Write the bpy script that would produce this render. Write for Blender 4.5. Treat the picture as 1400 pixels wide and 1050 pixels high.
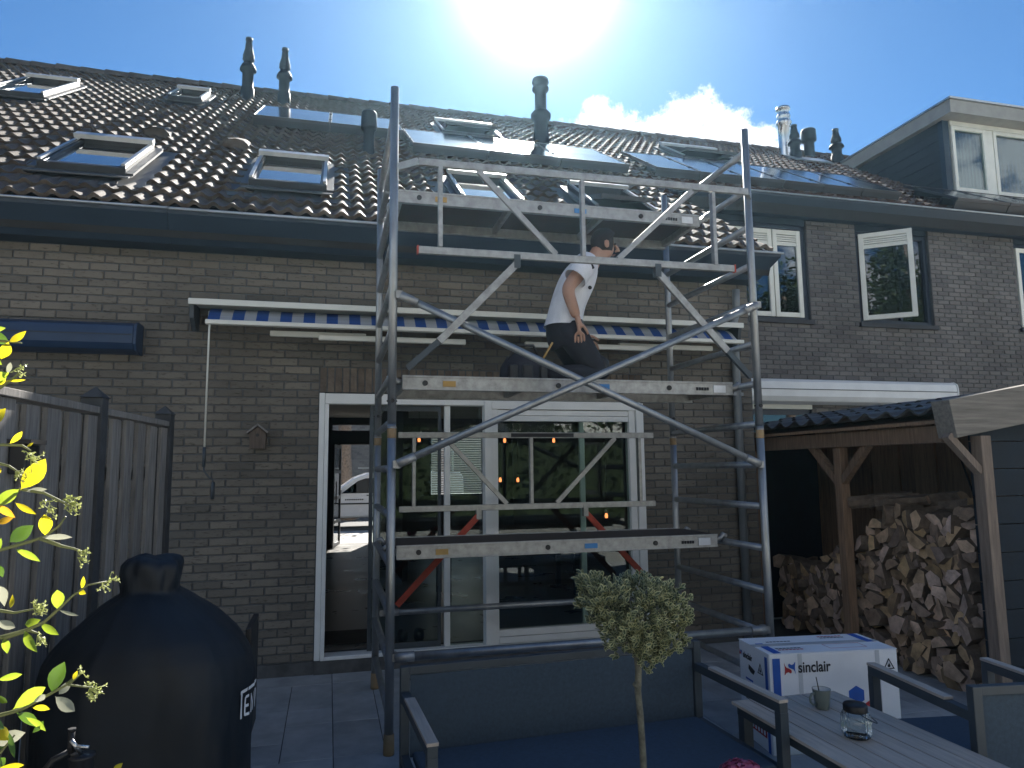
import bpy, math, random
import numpy as np
from mathutils import Vector, Matrix, Euler
for o in list(bpy.data.objects): bpy.data.objects.remove(o)
sc = bpy.context.scene
col = sc.collection
R = math.radians
rng = random.Random(7)

# ------------------------------------------------------------------ camera
F, H = 971.0, 1.55
def cam_rows(yaw, pitch, roll):
    cy, sy, cp, sp = math.cos(yaw), math.sin(yaw), math.cos(pitch), math.sin(pitch)
    f = Vector((sy*cp, cy*cp, sp)); r = Vector((cy, -sy, 0)); u = r.cross(f)
    cr, sr = math.cos(roll), math.sin(roll)
    return r*cr+u*sr, u*cr-r*sr, f
CR, CU, CF = cam_rows(R(14.393), R(6.828), R(-.615))
cd = bpy.data.cameras.new('camera'); cam = bpy.data.objects.new('camera', cd); col.objects.link(cam)
cd.sensor_fit = 'HORIZONTAL'; cd.angle = 2*math.atan(700/F); cd.clip_start = .05; cd.clip_end = 2000
m3 = Matrix((CR, CU, -CF)).transposed()
cam.matrix_world = Matrix.Translation((0, 0, H)) @ m3.to_4x4()
sc.camera = cam
sc.render.resolution_x, sc.render.resolution_y = 1024, 768

# ------------------------------------------------------------------ sky and sun
SUN = Vector((.233, .764, .6015)).normalized()
SUN_EL = math.asin(SUN.z); SUN_AZ = math.atan2(SUN.x, SUN.y)
w = bpy.data.worlds.new('World'); sc.world = w; w.use_nodes = True
nt = w.node_tree; nt.nodes.clear()
def wn(t, **k):
    n = nt.nodes.new(t)
    for a, b in k.items(): setattr(n, a, b)
    return n
L = nt.links.new
out = wn('ShaderNodeOutputWorld'); bg = wn('ShaderNodeBackground')
sky = wn('ShaderNodeTexSky'); sky.sky_type = 'NISHITA'; sky.sun_disc = False
sky.sun_elevation = SUN_EL; sky.sun_rotation = SUN_AZ; sky.altitude = 0
sky.air_density = 1.0; sky.dust_density = .15; sky.ozone_density = 2.6
bg.inputs[1].default_value = .05
# clouds: a bank low over the roofs and others of the same kind round the sky
tc = wn('ShaderNodeTexCoord')
def cloud_dir(px, py):
    d = CF + CR*((px-700)/F) + CU*((525-py)/F); return d.normalized()
def vmath(op, a, b=None):
    n = wn('ShaderNodeVectorMath', operation=op)
    for i, v in enumerate((a, b)):
        if v is None: continue
        if isinstance(v, (tuple, Vector)): n.inputs[i].default_value = tuple(v)
        else: L(v, n.inputs[i])
    return n
def fmath(op, a, b=None, c=None, clamp=False):
    n = wn('ShaderNodeMath', operation=op); n.use_clamp = clamp
    for i, v in enumerate((a, b, c)):
        if v is None: continue
        if isinstance(v, (int, float)): n.inputs[i].default_value = v
        else: L(v, n.inputs[i])
    return n.outputs[0]
vec = vmath('NORMALIZE', tc.outputs['Generated']).outputs[0]
def bank(center, ex, ez):
    c = Vector(center).normalized(); e1 = Vector((c.y, -c.x, 0)).normalized(); e2 = e1.cross(c)
    a = vmath('DOT_PRODUCT', vec, e1).outputs['Value']; b = vmath('DOT_PRODUCT', vec, e2).outputs['Value']
    f = vmath('DOT_PRODUCT', vec, c).outputs['Value']
    q = fmath('ADD', fmath('POWER', fmath('DIVIDE', fmath('ABSOLUTE', a), ex), 2.0), fmath('POWER', fmath('DIVIDE', fmath('ABSOLUTE', b), ez), 2.0))
    g = fmath('SUBTRACT', 1.0, q)
    return fmath('MAXIMUM', fmath('SUBTRACT', g, fmath('MULTIPLY', fmath('LESS_THAN', f, 0), 5.0)), -2.2)
cd1 = cloud_dir(905, 198)
mask = bank(cd1, .135, .066)
for d, ex, ez in ((cloud_dir(990, 170), .05, .035), (cloud_dir(1030, 215), .09, .05), (cloud_dir(840, 165), .05, .035), (cloud_dir(1190, 260), .15, .04),
                  ((.9, -.5, .45), .5, .2), ((-.8, -.6, .35), .6, .18), ((.1, -.95, .4), .5, .2)):
    mask = fmath('MAXIMUM', mask, bank(d, ex, ez))
nz = wn('ShaderNodeTexNoise'); nz.inputs['Scale'].default_value = 17; nz.inputs['Detail'].default_value = 12; nz.inputs['Roughness'].default_value = .66
L(vec, nz.inputs['Vector'])
dens = fmath('ADD', mask, fmath('MULTIPLY', fmath('SUBTRACT', nz.outputs['Fac'], .52), 4.6))
mr = wn('ShaderNodeMapRange'); mr.interpolation_type = 'SMOOTHSTEP'
mr.inputs['From Min'].default_value = .0; mr.inputs['From Max'].default_value = .75
L(dens, mr.inputs['Value'])
mixc = wn('ShaderNodeMixRGB'); L(mr.outputs[0], mixc.inputs[0])
tint = wn('ShaderNodeMixRGB'); tint.blend_type = 'MULTIPLY'; tint.inputs[0].default_value = 1; tint.inputs[2].default_value = (.335, .56, .745, 1)
L(sky.outputs[0], tint.inputs[1])
# glow round the sun added to the sky colour, mostly standing for lens bloom
sd0 = fmath('MAXIMUM', vmath('DOT_PRODUCT', vec, SUN).outputs['Value'], 0.0)
gl0 = fmath('ADD', fmath('MULTIPLY', fmath('POWER', sd0, 380.0), 18.0), fmath('MULTIPLY', fmath('POWER', sd0, 50.0), 2.4))
sunglow = wn('ShaderNodeMixRGB'); sunglow.blend_type = 'ADD'; sunglow.inputs[0].default_value = 1
gcol = wn('ShaderNodeCombineXYZ'); L(fmath('MULTIPLY', gl0, .86), gcol.inputs[0]); L(gl0, gcol.inputs[1]); L(fmath('MULTIPLY', gl0, .98), gcol.inputs[2])
L(tint.outputs[0], sunglow.inputs[1]); L(gcol.outputs[0], sunglow.inputs[2]); L(sunglow.outputs[0], mixc.inputs[1])
mixc.inputs[2].default_value = (9, 9.3, 9.7, 1)
L(mixc.outputs[0], bg.inputs[0]); L(bg.outputs[0], out.inputs[0])
sl = bpy.data.lights.new('sun', 'SUN'); sl.energy = 5.0; sl.angle = R(.53); sl.color = (1, .95, .87)
so = bpy.data.objects.new('sun', sl); col.objects.link(so)
so.rotation_euler = SUN.to_track_quat('Z', 'Y').to_euler(); so.location = SUN*60
sc.view_settings.view_transform = 'Standard'; sc.view_settings.look = 'None'
sc.view_settings.gamma = 1; sc.view_settings.use_curve_mapping = False
sc.view_settings.exposure = 1.75
sc.render.engine = 'CYCLES'
try:
    sc.cycles.max_bounces = 10; sc.cycles.transparent_max_bounces = 16; sc.cycles.sample_clamp_indirect = 6
except Exception: pass

# ------------------------------------------------------------------ pixel helpers (a pixel gives a direction only)
def ray(x, y): return CF + CR*((x-700)/F) + CU*((525-y)/F)
CAM = Vector((0, 0, H))
def onY(x, y, Y): d = ray(x, y); return CAM + d*(Y/d.y)
def onX(x, y, X): d = ray(x, y); return CAM + d*(X/d.x)
def onZ(x, y, Z): d = ray(x, y); return CAM + d*((Z-H)/d.z)
def project(p):
    v = Vector(p)-CAM; z = v.dot(CF)
    if z <= .05: return (-9999, -9999, z)
    return (700+F*v.dot(CR)/z, 525-F*v.dot(CU)/z, z)

# ------------------------------------------------------------------ mesh helpers
WL = {}
class MB:
    def __init__(s): s.v = []; s.f = []; s.m = []; s.mi = 0; s.sm = []
    def add(s, vs, fs, smooth=False):
        b = len(s.v); s.v += [tuple(v) for v in vs]
        for f in fs: s.f.append(tuple(b+i for i in f)); s.m.append(s.mi); s.sm.append(smooth)
        return s
    def box(s, x0, x1, y0, y1, z0, z1):
        if x0 > x1: x0, x1 = x1, x0
        if y0 > y1: y0, y1 = y1, y0
        if z0 > z1: z0, z1 = z1, z0
        return s.add([(x0,y0,z0),(x1,y0,z0),(x1,y1,z0),(x0,y1,z0),(x0,y0,z1),(x1,y0,z1),(x1,y1,z1),(x0,y1,z1)],
                     [(0,3,2,1),(4,5,6,7),(0,1,5,4),(1,2,6,5),(2,3,7,6),(3,0,4,7)])
    def obox(s, c, ax, ay, az, hx, hy, hz):
        c = Vector(c); ax, ay, az = Vector(ax)*hx, Vector(ay)*hy, Vector(az)*hz
        vs = [c+ax*i+ay*j+az*k for k in (-1,1) for j in (-1,1) for i in (-1,1)]
        return s.add(vs, [(0,2,3,1),(4,5,7,6),(0,1,5,4),(1,3,7,5),(3,2,6,7),(2,0,4,6)])
    def bar(s, p0, p1, w, h, up=(0,0,1), ext=0):
        p0, p1 = Vector(p0), Vector(p1); d = (p1-p0); l = d.length; d.normalize()
        u = Vector(up); sd = d.cross(u)
        if sd.length < 1e-4: sd = d.cross(Vector((0,1,0)))
        sd.normalize(); u = sd.cross(d)
        return s.obox((p0+p1)/2, d, sd, u, l/2+ext, w/2, h/2)
    def tube(s, p0, p1, r, r2=None, n=12, caps=True):
        return s.path([p0, p1], [r, r if r2 is None else r2], n, caps)
    def path(s, pts, rad, n=10, caps=True):
        pts = [Vector(p) for p in pts]
        if not isinstance(rad, (list, tuple)): rad = [rad]*len(pts)
        d0 = (pts[1]-pts[0]).normalized(); ref = Vector((0,0,1)) if abs(d0.z) < .9 else Vector((1,0,0))
        a = d0.cross(ref).normalized(); vs = []
        for i, p in enumerate(pts):
            d = (pts[min(i+1, len(pts)-1)]-pts[max(i-1, 0)]).normalized()
            a = (a-d*a.dot(d)).normalized(); b = d.cross(a)
            for k in range(n):
                t = 2*math.pi*k/n; vs.append(p+(a*math.cos(t)+b*math.sin(t))*rad[i])
        fs = [(i*n+k, i*n+(k+1) % n, (i+1)*n+(k+1) % n, (i+1)*n+k) for i in range(len(pts)-1) for k in range(n)]
        s.add(vs, fs, True)
        if caps:
            b = len(s.v)-len(vs); m = len(pts)-1
            s.f.append(tuple(b+k for k in range(n))[::-1]); s.m.append(s.mi); s.sm.append(False)
            s.f.append(tuple(b+m*n+k for k in range(n))); s.m.append(s.mi); s.sm.append(False)
        return s
    def lathe(s, prof, c=(0,0,0), n=20, sx=1, sy=1):
        vs = [(c[0]+r*sx*math.cos(2*math.pi*k/n), c[1]+r*sy*math.sin(2*math.pi*k/n), c[2]+z) for r, z in prof for k in range(n)]
        fs = [(i*n+k, i*n+(k+1) % n, (i+1)*n+(k+1) % n, (i+1)*n+k) for i in range(len(prof)-1) for k in range(n)]
        return s.add(vs, fs, True)
    def prism(s, poly, off):
        n = len(poly); off = Vector(off); vs = [Vector(p) for p in poly]; vs += [v+off for v in vs]
        return s.add(vs, [tuple(range(n)), tuple(range(2*n-1, n-1, -1))]+[(i, i+n, (i+1) % n+n, (i+1) % n) for i in range(n)])
    def build(s, name, mats, parent=None, bevel=0, solid=0):
        org = WL.get(parent.name, Vector((0,0,0))) if parent else Vector((0,0,0))
        me = bpy.data.meshes.new(name)
        vs = [(v[0]-org.x, v[1]-org.y, v[2]-org.z) for v in s.v]
        me.from_pydata(vs, [], s.f)
        if not isinstance(mats, (list, tuple)): mats = [mats]
        for m in mats: me.materials.append(m)
        if len(mats) > 1: me.polygons.foreach_set('material_index', s.m)
        me.polygons.foreach_set('use_smooth', s.sm); me.update()
        o = bpy.data.objects.new(name, me); col.objects.link(o)
        if parent: o.parent = parent
        WL[o.name] = org.copy()
        if bevel:
            b = o.modifiers.new('bevel', 'BEVEL'); b.width = bevel; b.segments = 2; b.limit_method = 'ANGLE'; b.angle_limit = R(40)
        return o
def B(): return MB()
def tag(o, label=None, cat=None, group=None, kind=None):
    if label: o['label'] = label
    if cat: o['category'] = cat
    if group: o['group'] = group
    if kind: o['kind'] = kind
    return o
def thing(name, loc, label, cat, group=None):
    o = bpy.data.objects.new(name, None); o.empty_display_size = .1; col.objects.link(o)
    o.location = loc; WL[o.name] = Vector(loc)
    return tag(o, label, cat, group)
def inst(name, me, parent, loc, rot=None, scale=None):
    o = bpy.data.objects.new(name, me); col.objects.link(o)
    org = WL.get(parent.name, Vector((0,0,0))) if parent else Vector((0,0,0))
    o.parent = parent; o.location = Vector(loc)-org
    if rot: o.rotation_euler = rot
    if scale: o.scale = scale
    return o
def text_mesh(body, size, mat, name, extrude=.0004, shear=0, space=1):
    c = bpy.data.curves.new(name, 'FONT'); c.body = body; c.size = size; c.extrude = extrude; c.shear = shear; c.space_character = space; c.offset = size*.018
    o = bpy.data.objects.new(name, c); col.objects.link(o)
    bpy.context.view_layer.update()
    me = bpy.data.meshes.new_from_object(o); bpy.data.objects.remove(o); bpy.data.curves.remove(c)
    me.materials.clear(); me.materials.append(mat); return me
def place_mesh(me, name, parent, org, ax, ay, sx=1, sy=1):
    ax, ay = Vector(ax).normalized(), Vector(ay).normalized(); az = ax.cross(ay)
    me.transform(Matrix(((ax.x*sx, ay.x*sy, az.x, 0), (ax.y*sx, ay.y*sy, az.y, 0), (ax.z*sx, ay.z*sy, az.z, 0), (0,0,0,1))))
    o = bpy.data.objects.new(name, me); col.objects.link(o); o.parent = parent
    o.location = Vector(org)-(WL[parent.name] if parent else Vector((0,0,0)))
    return o

# ------------------------------------------------------------------ materials
def mat(name, base, rough=.7, metal=0, var=.25, scale=6, bump=0, bscale=None, rnd=0, stretch=(1,1,1), col2=None, thr=None, spec=.5, coat=0, detail=6, world=False, hue=0):
    m = bpy.data.materials.new(name); m.use_nodes = True; t = m.node_tree; ns, lk = t.nodes, t.links.new
    p = ns['Principled BSDF']; p.inputs['Roughness'].default_value = rough; p.inputs['Metallic'].default_value = metal
    p.inputs['Specular IOR Level'].default_value = spec; p.inputs['Coat Weight'].default_value = coat
    g = ns.new('ShaderNodeNewGeometry') if world else ns.new('ShaderNodeTexCoord'); oi = ns.new('ShaderNodeObjectInfo')
    mp = ns.new('ShaderNodeMapping'); mp.inputs['Scale'].default_value = stretch
    lk(g.outputs['Position' if world else 'Object'], mp.inputs['Vector'])
    add = ns.new('ShaderNodeVectorMath'); add.operation = 'ADD'; lk(mp.outputs[0], add.inputs[0])
    if not world:
        mul = ns.new('ShaderNodeMath'); mul.operation = 'MULTIPLY'; mul.inputs[1].default_value = 37.0; lk(oi.outputs['Random'], mul.inputs[0]); lk(mul.outputs[0], add.inputs[1])
    n = ns.new('ShaderNodeTexNoise'); n.inputs['Scale'].default_value = scale; n.inputs['Detail'].default_value = detail; n.inputs['Roughness'].default_value = .6
    lk(add.outputs[0], n.inputs['Vector'])
    c = Vector(base); c2 = Vector(col2) if col2 else c*(1+var)
    rp = ns.new('ShaderNodeValToRGB'); e = rp.color_ramp.elements
    lo, hi = thr if thr else (.3, .7)
    e[0].position = lo; e[1].position = hi
    c1 = c if col2 else c*(1-var)
    e[0].color = (*c1, 1); e[1].color = (*c2, 1); lk(n.outputs['Fac'], rp.inputs[0])
    hv = ns.new('ShaderNodeHueSaturation'); lk(rp.outputs[0], hv.inputs['Color'])
    if hue:
        hr = ns.new('ShaderNodeMapRange'); hr.inputs['To Min'].default_value = .5-hue; hr.inputs['To Max'].default_value = .5+hue*.4
        wv = ns.new('ShaderNodeMath'); wv.operation = 'FRACT'; w7 = ns.new('ShaderNodeMath'); w7.operation = 'MULTIPLY'; w7.inputs[1].default_value = 17.3
        lk(oi.outputs['Random'], w7.inputs[0]); lk(w7.outputs[0], wv.inputs[0]); lk(wv.outputs[0], hr.inputs[0]); lk(hr.outputs[0], hv.inputs['Hue'])
        sr = ns.new('ShaderNodeMapRange'); sr.inputs['To Min'].default_value = .75; sr.inputs['To Max'].default_value = 1.3; lk(wv.outputs[0], sr.inputs[0]); lk(sr.outputs[0], hv.inputs['Saturation'])
    if rnd:
        r = ns.new('ShaderNodeMapRange'); r.inputs['To Min'].default_value = 1-rnd; r.inputs['To Max'].default_value = 1+rnd
        lk(oi.outputs['Random'], r.inputs[0]); lk(r.outputs[0], hv.inputs['Value'])
    lk(hv.outputs[0], p.inputs['Base Color'])
    if rough > .15:
        rr = ns.new('ShaderNodeMapRange'); rr.inputs['To Min'].default_value = max(.03, rough-.12); rr.inputs['To Max'].default_value = min(1, rough+.12)
        lk(n.outputs['Fac'], rr.inputs[0]); lk(rr.outputs[0], p.inputs['Roughness'])
    if bump:
        n2 = ns.new('ShaderNodeTexNoise'); n2.inputs['Scale'].default_value = bscale or scale*4; n2.inputs['Detail'].default_value = 5
        lk(add.outputs[0], n2.inputs['Vector'])
        b = ns.new('ShaderNodeBump'); b.inputs['Strength'].default_value = bump; b.inputs['Distance'].default_value = .01
        lk(n2.outputs['Fac'], b.inputs['Height']); lk(b.outputs[0], p.inputs['Normal'])
    return m
def brick_mat(name, cols, pitch, course, x0, z0):
    m = bpy.data.materials.new(name); m.use_nodes = True; t = m.node_tree; ns, lk = t.nodes, t.links.new
    p = ns['Principled BSDF']; p.inputs['Roughness'].default_value = .88; p.inputs['Specular IOR Level'].default_value = .25
    g = ns.new('ShaderNodeNewGeometry'); sx = ns.new('ShaderNodeSeparateXYZ'); lk(g.outputs['Position'], sx.inputs[0])
    def M(op, a, b=None):
        n = ns.new('ShaderNodeMath'); n.operation = op
        for i, v in enumerate((a, b)):
            if v is None: continue
            if isinstance(v, (int, float)): n.inputs[i].default_value = v
            else: lk(v, n.inputs[i])
        return n.outputs[0]
    row = M('FLOOR', M('DIVIDE', M('SUBTRACT', sx.outputs[2], z0), course))
    cl = M('FLOOR', M('ADD', M('DIVIDE', M('SUBTRACT', sx.outputs[0], x0), pitch), M('MULTIPLY', M('MODULO', row, 2.0), .5)))
    cv = ns.new('ShaderNodeCombineXYZ'); lk(cl, cv.inputs[0]); lk(row, cv.inputs[1])
    wn_ = ns.new('ShaderNodeTexWhiteNoise'); wn_.noise_dimensions = '3D'; lk(cv.outputs[0], wn_.inputs['Vector'])
    rp = ns.new('ShaderNodeValToRGB'); e = rp.color_ramp.elements
    for i, c in enumerate(cols):
        if i < 2: el = e[i]; el.position = i/(len(cols)-1)
        else: el = e.new(i/(len(cols)-1))
        el.color = (*c, 1)
    for i, c in enumerate(cols): e[i].position = i/(len(cols)-1)
    lk(wn_.outputs['Value'], rp.inputs[0])
    mp = ns.new('ShaderNodeMapping'); mp.inputs['Scale'].default_value = (14, 14, 60); lk(g.outputs['Position'], mp.inputs[0])
    off = ns.new('ShaderNodeVectorMath'); off.operation = 'ADD'; lk(mp.outputs[0], off.inputs[0])
    sc_ = ns.new('ShaderNodeVectorMath'); sc_.operation = 'SCALE'; lk(wn_.outputs['Color'], sc_.inputs[0]); sc_.inputs['Scale'].default_value = 20; lk(sc_.outputs[0], off.inputs[1])
    n1 = ns.new('ShaderNodeTexNoise'); n1.inputs['Scale'].default_value = 1.6; n1.inputs['Detail'].default_value = 5; lk(off.outputs[0], n1.inputs['Vector'])
    n2 = ns.new('ShaderNodeTexNoise'); n2.inputs['Scale'].default_value = 90; n2.inputs['Detail'].default_value = 3; lk(g.outputs['Position'], n2.inputs['Vector'])
    cr = ns.new('ShaderNodeValToRGB'); cr.color_ramp.elements[0].position = .28; cr.color_ramp.elements[1].position = .42
    cr.color_ramp.elements[0].color = (.45, .45, .45, 1); lk(n1.outputs['Fac'], cr.inputs[0])
    mx = ns.new('ShaderNodeMixRGB'); mx.blend_type = 'MULTIPLY'; mx.inputs[0].default_value = 1; lk(rp.outputs[0], mx.inputs[1]); lk(cr.outputs[0], mx.inputs[2])
    n3 = ns.new('ShaderNodeTexNoise'); n3.inputs['Scale'].default_value = 1.1; n3.inputs['Detail'].default_value = 3; lk(g.outputs['Position'], n3.inputs['Vector'])
    st = ns.new('ShaderNodeMapRange'); st.inputs['From Min'].default_value = .3; st.inputs['From Max'].default_value = .7; st.inputs['To Min'].default_value = .75; st.inputs['To Max'].default_value = 1.15; lk(n3.outputs['Fac'], st.inputs[0])
    hv = ns.new('ShaderNodeHueSaturation'); lk(mx.outputs[0], hv.inputs['Color']); lk(st.outputs[0], hv.inputs['Value'])
    lk(hv.outputs[0], p.inputs['Base Color'])
    hs = M('ADD', M('MULTIPLY', cr.outputs[0], 1.0), M('MULTIPLY', n2.outputs['Fac'], .6))
    b = ns.new('ShaderNodeBump'); b.inputs['Strength'].default_value = .7; b.inputs['Distance'].default_value = .006
    lk(hs, b.inputs['Height']); lk(b.outputs[0], p.inputs['Normal'])
    return m
def glass_mat(name, tint=(.8,.88,.86), rough=.0, refl=1.0):
    m = bpy.data.materials.new(name); m.use_nodes = True; t = m.node_tree; t.nodes.clear(); ns, lk = t.nodes, t.links.new
    o = ns.new('ShaderNodeOutputMaterial'); tr = ns.new('ShaderNodeBsdfTransparent'); gl = ns.new('ShaderNodeBsdfGlossy'); mx = ns.new('ShaderNodeMixShader')
    tr.inputs[0].default_value = (*tint, 1); gl.inputs['Roughness'].default_value = rough; gl.inputs['Color'].default_value = (.95,.97,1,1)
    fr = ns.new('ShaderNodeFresnel'); fr.inputs[0].default_value = 1.5
    ml = ns.new('ShaderNodeMath'); ml.operation = 'MULTIPLY'; ml.use_clamp = True; ml.inputs[1].default_value = .95*refl; lk(fr.outputs[0], ml.inputs[0])
    lk(ml.outputs[0], mx.inputs[0]); lk(tr.outputs[0], mx.inputs[1]); lk(gl.outputs[0], mx.inputs[2]); lk(mx.outputs[0], o.inputs[0])
    return m
def leaf_mat(name, c, c2, rough=.4, trans=.5, rnd=.25, tcol=None):
    m = bpy.data.materials.new(name); m.use_nodes = True; t = m.node_tree; ns, lk = t.nodes, t.links.new
    p = ns['Principled BSDF']; o = ns['Material Output']; p.inputs['Roughness'].default_value = rough
    g = ns.new('ShaderNodeNewGeometry'); n = ns.new('ShaderNodeTexNoise'); n.inputs['Scale'].default_value = 14; lk(g.outputs['Position'], n.inputs['Vector'])
    rp = ns.new('ShaderNodeValToRGB'); e = rp.color_ramp.elements; e[0].position = .35; e[1].position = .65; e[0].color = (*c, 1); e[1].color = (*c2, 1)
    ad = ns.new('ShaderNodeMath'); ad.operation = 'ADD'; lk(n.outputs['Fac'], ad.inputs[0])
    ml = ns.new('ShaderNodeMath'); ml.operation = 'MULTIPLY_ADD'; ml.inputs[1].default_value = rnd; ml.inputs[2].default_value = -rnd/2
    lk(g.outputs['Random Per Island'], ml.inputs[0]); lk(ml.outputs[0], ad.inputs[1]); lk(ad.outputs[0], rp.inputs[0])
    lk(rp.outputs[0], p.inputs['Base Color'])
    ts = ns.new('ShaderNodeBsdfTranslucent'); mx = ns.new('ShaderNodeMixShader'); mx.inputs[0].default_value = trans
    if tcol: ts.inputs[0].default_value = (*tcol, 1)
    else: lk(rp.outputs[0], ts.inputs[0])
    lk(p.outputs[0], mx.inputs[1]); lk(ts.outputs[0], mx.inputs[2]); lk(mx.outputs[0], o.inputs[0])
    return m
def emis(name, c, s):
    m = bpy.data.materials.new(name); m.use_nodes = True; p = m.node_tree.nodes['Principled BSDF']
    p.inputs['Emission Color'].default_value = (*c, 1); p.inputs['Emission Strength'].default_value = s; p.inputs['Base Color'].default_value = (*c, 1); return m
PITCH, COURSE = .205, .0635
M = {}
M['brickA'] = brick_mat('tan brick', [(.155,.14,.12), (.195,.175,.147), (.175,.157,.133), (.125,.115,.10), (.212,.188,.156)], PITCH, COURSE, -6, .1)
M['brickC'] = brick_mat('grey brown brick', [(.15,.142,.136), (.19,.178,.168), (.17,.157,.147), (.127,.12,.118), (.21,.195,.18)], PITCH, COURSE, 3.85, .1)
M['soldier'] = mat('soldier brick', (.145,.115,.09), .9, var=.3, scale=12, bump=.5, rnd=.25)
M['mortar'] = mat('mortar', (.10,.105,.11), .95, var=.2, scale=30, bump=.3, world=True)
M['concrete'] = mat('dark plinth', (.09,.09,.09), .95, var=.35, scale=8, bump=.3)
M['patio'] = mat('patio tile', (.40,.405,.405), .82, var=.22, scale=5, bump=.15, bscale=120, rnd=.12, world=False)
M['joint'] = mat('joint sand', (.05,.05,.048), 1, var=.3, scale=20, world=True)
M['earth'] = mat('ground earth', (.40,.39,.36), 1, var=.2, scale=3, bump=.4, world=True)
M['tile'] = mat('concrete roof tile', (.095,.076,.062), .78, spec=.3, var=.35, scale=9, bump=.35, bscale=90, rnd=.22)
M['tileC'] = mat('red brown roof tile', (.105,.066,.052), .78, spec=.3, var=.35, scale=9, bump=.35, bscale=90, rnd=.22)
M['underlay'] = mat('roof underlay', (.02,.02,.02), .9)
M['fascia'] = mat('dark grey fascia paint', (.011,.026,.045), .55, var=.12, scale=3, bump=.03)
M['zinc'] = mat('zinc', (.45,.47,.48), .4, .85, var=.15, scale=8)
M['flue'] = mat('black flue plastic', (.006,.009,.014), .6, var=.2, spec=.2)
M['steel'] = mat('stainless flue', (.62,.62,.62), .28, 1, var=.1, scale=5)
M['alu'] = mat('scaffold aluminium', (.36,.37,.375), .45, .8, var=.22, scale=14, bump=.05, stretch=(1,1,.4))
M['alu2'] = mat('aluminium profile', (.36,.36,.355), .5, .75, var=.28, scale=18, bump=.05)
M['white'] = mat('white frame paint', (.8,.81,.8), .45, var=.06, scale=4)
M['cream'] = mat('cream window paint', (.78,.78,.70), .5, var=.08, scale=4)
M['navy'] = mat('blue black frame', (.02,.03,.05), .4, var=.15)
M['glass'] = glass_mat('window glass')
M['glass2'] = glass_mat('dark reflective glass', (.35,.4,.42), refl=2.4)
M['skyglass'] = mat('roof window glass', (.02,.025,.03), .03, 0, var=.05, spec=1.0, coat=1)
M['panel'] = None
M['black'] = mat('black metal', (.012,.012,.014), .5, var=.2)
M['graym'] = mat('anthracite frame', (.045,.058,.07), .5, var=.15, scale=10)
M['wood_old'] = mat('weathered wood', (.23,.215,.20), .9, var=.35, scale=7, bump=.4, bscale=40, rnd=.15, stretch=(9,9,.7))
M['wood_oldX'] = mat('weathered beam', (.21,.19,.165), .9, var=.3, scale=5, bump=.4, bscale=30, stretch=(.6,9,9))
M['wood_red'] = mat('shed wood', (.24,.155,.10), .88, var=.35, scale=6, bump=.3, bscale=40, rnd=.2, stretch=(9,9,.7))
M['wood_dark'] = mat('black stained boards', (.012,.02,.03), .8, var=.3, scale=6, bump=.2)
M['teak'] = mat('composite slat', (.5,.42,.35), .65, var=.2, scale=7, bump=.15, bscale=50, rnd=.08, stretch=(9,.7,9))
M['bark'] = mat('bark', (.16,.12,.09), .95, var=.45, scale=16, bump=.8, bscale=40)
M['logend'] = mat('split wood', (.45,.33,.23), .9, var=.4, scale=14, bump=.7, bscale=50, rnd=.5, hue=.02)
M['fabric'] = mat('charcoal woven fabric', (.05,.075,.105), .85, var=.2, scale=60, bump=.15, bscale=400)
M['cover'] = mat('black cover fabric', (.005,.009,.015), .62, var=.3, scale=5, bump=.25, bscale=9)
M['cloth_white'] = mat('white cotton', (.68,.69,.73), .9, var=.10, scale=9, bump=.9, bscale=11, stretch=(1.6,1.6,.7))
M['cloth_dark'] = mat('dark work trousers', (.02,.022,.03), .9, var=.3, scale=20, bump=.15)
M['skin'] = mat('skin', (.42,.24,.17), .55, var=.1, scale=12)
M['hair'] = mat('dark hair', (.012,.01,.009), .6, var=.4, scale=60, bump=.5)
M['cardboard'] = mat('white printed cardboard', (.82,.83,.85), .7, var=.07, scale=3, bump=.06, bscale=20)
M['ink'] = mat('black ink', (.02,.02,.025), .7); M['inkblue'] = mat('blue ink', (.02,.1,.42), .65); M['inkred'] = mat('red ink', (.45,.03,.035), .65)
M['print_white'] = mat('white print', (.7,.72,.75), .6)
M['ceramic'] = mat('sage ceramic', (.19,.21,.18), .3, var=.08); M['ceramicin'] = mat('white glaze', (.7,.7,.68), .2, var=.03)
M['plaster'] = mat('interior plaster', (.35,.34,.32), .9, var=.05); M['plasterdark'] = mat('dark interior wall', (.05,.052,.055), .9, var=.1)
M['intfloor'] = mat('polished concrete floor', (.16,.155,.145), .3, var=.2, scale=2)
M['orange'] = mat('red brace paint', (.42,.05,.025), .5, var=.25, scale=20)
M['tan'] = mat('tan plastic', (.28,.19,.10), .7, var=.3)
M['ply'] = mat('brown platform plywood', (.055,.04,.032), .7, var=.3, scale=8, bump=.2)
M['sticker'] = mat('blue sticker', (.05,.22,.5), .5, var=.05); M['sticker_o'] = mat('orange sticker', (.42,.26,.08), .6)
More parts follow.
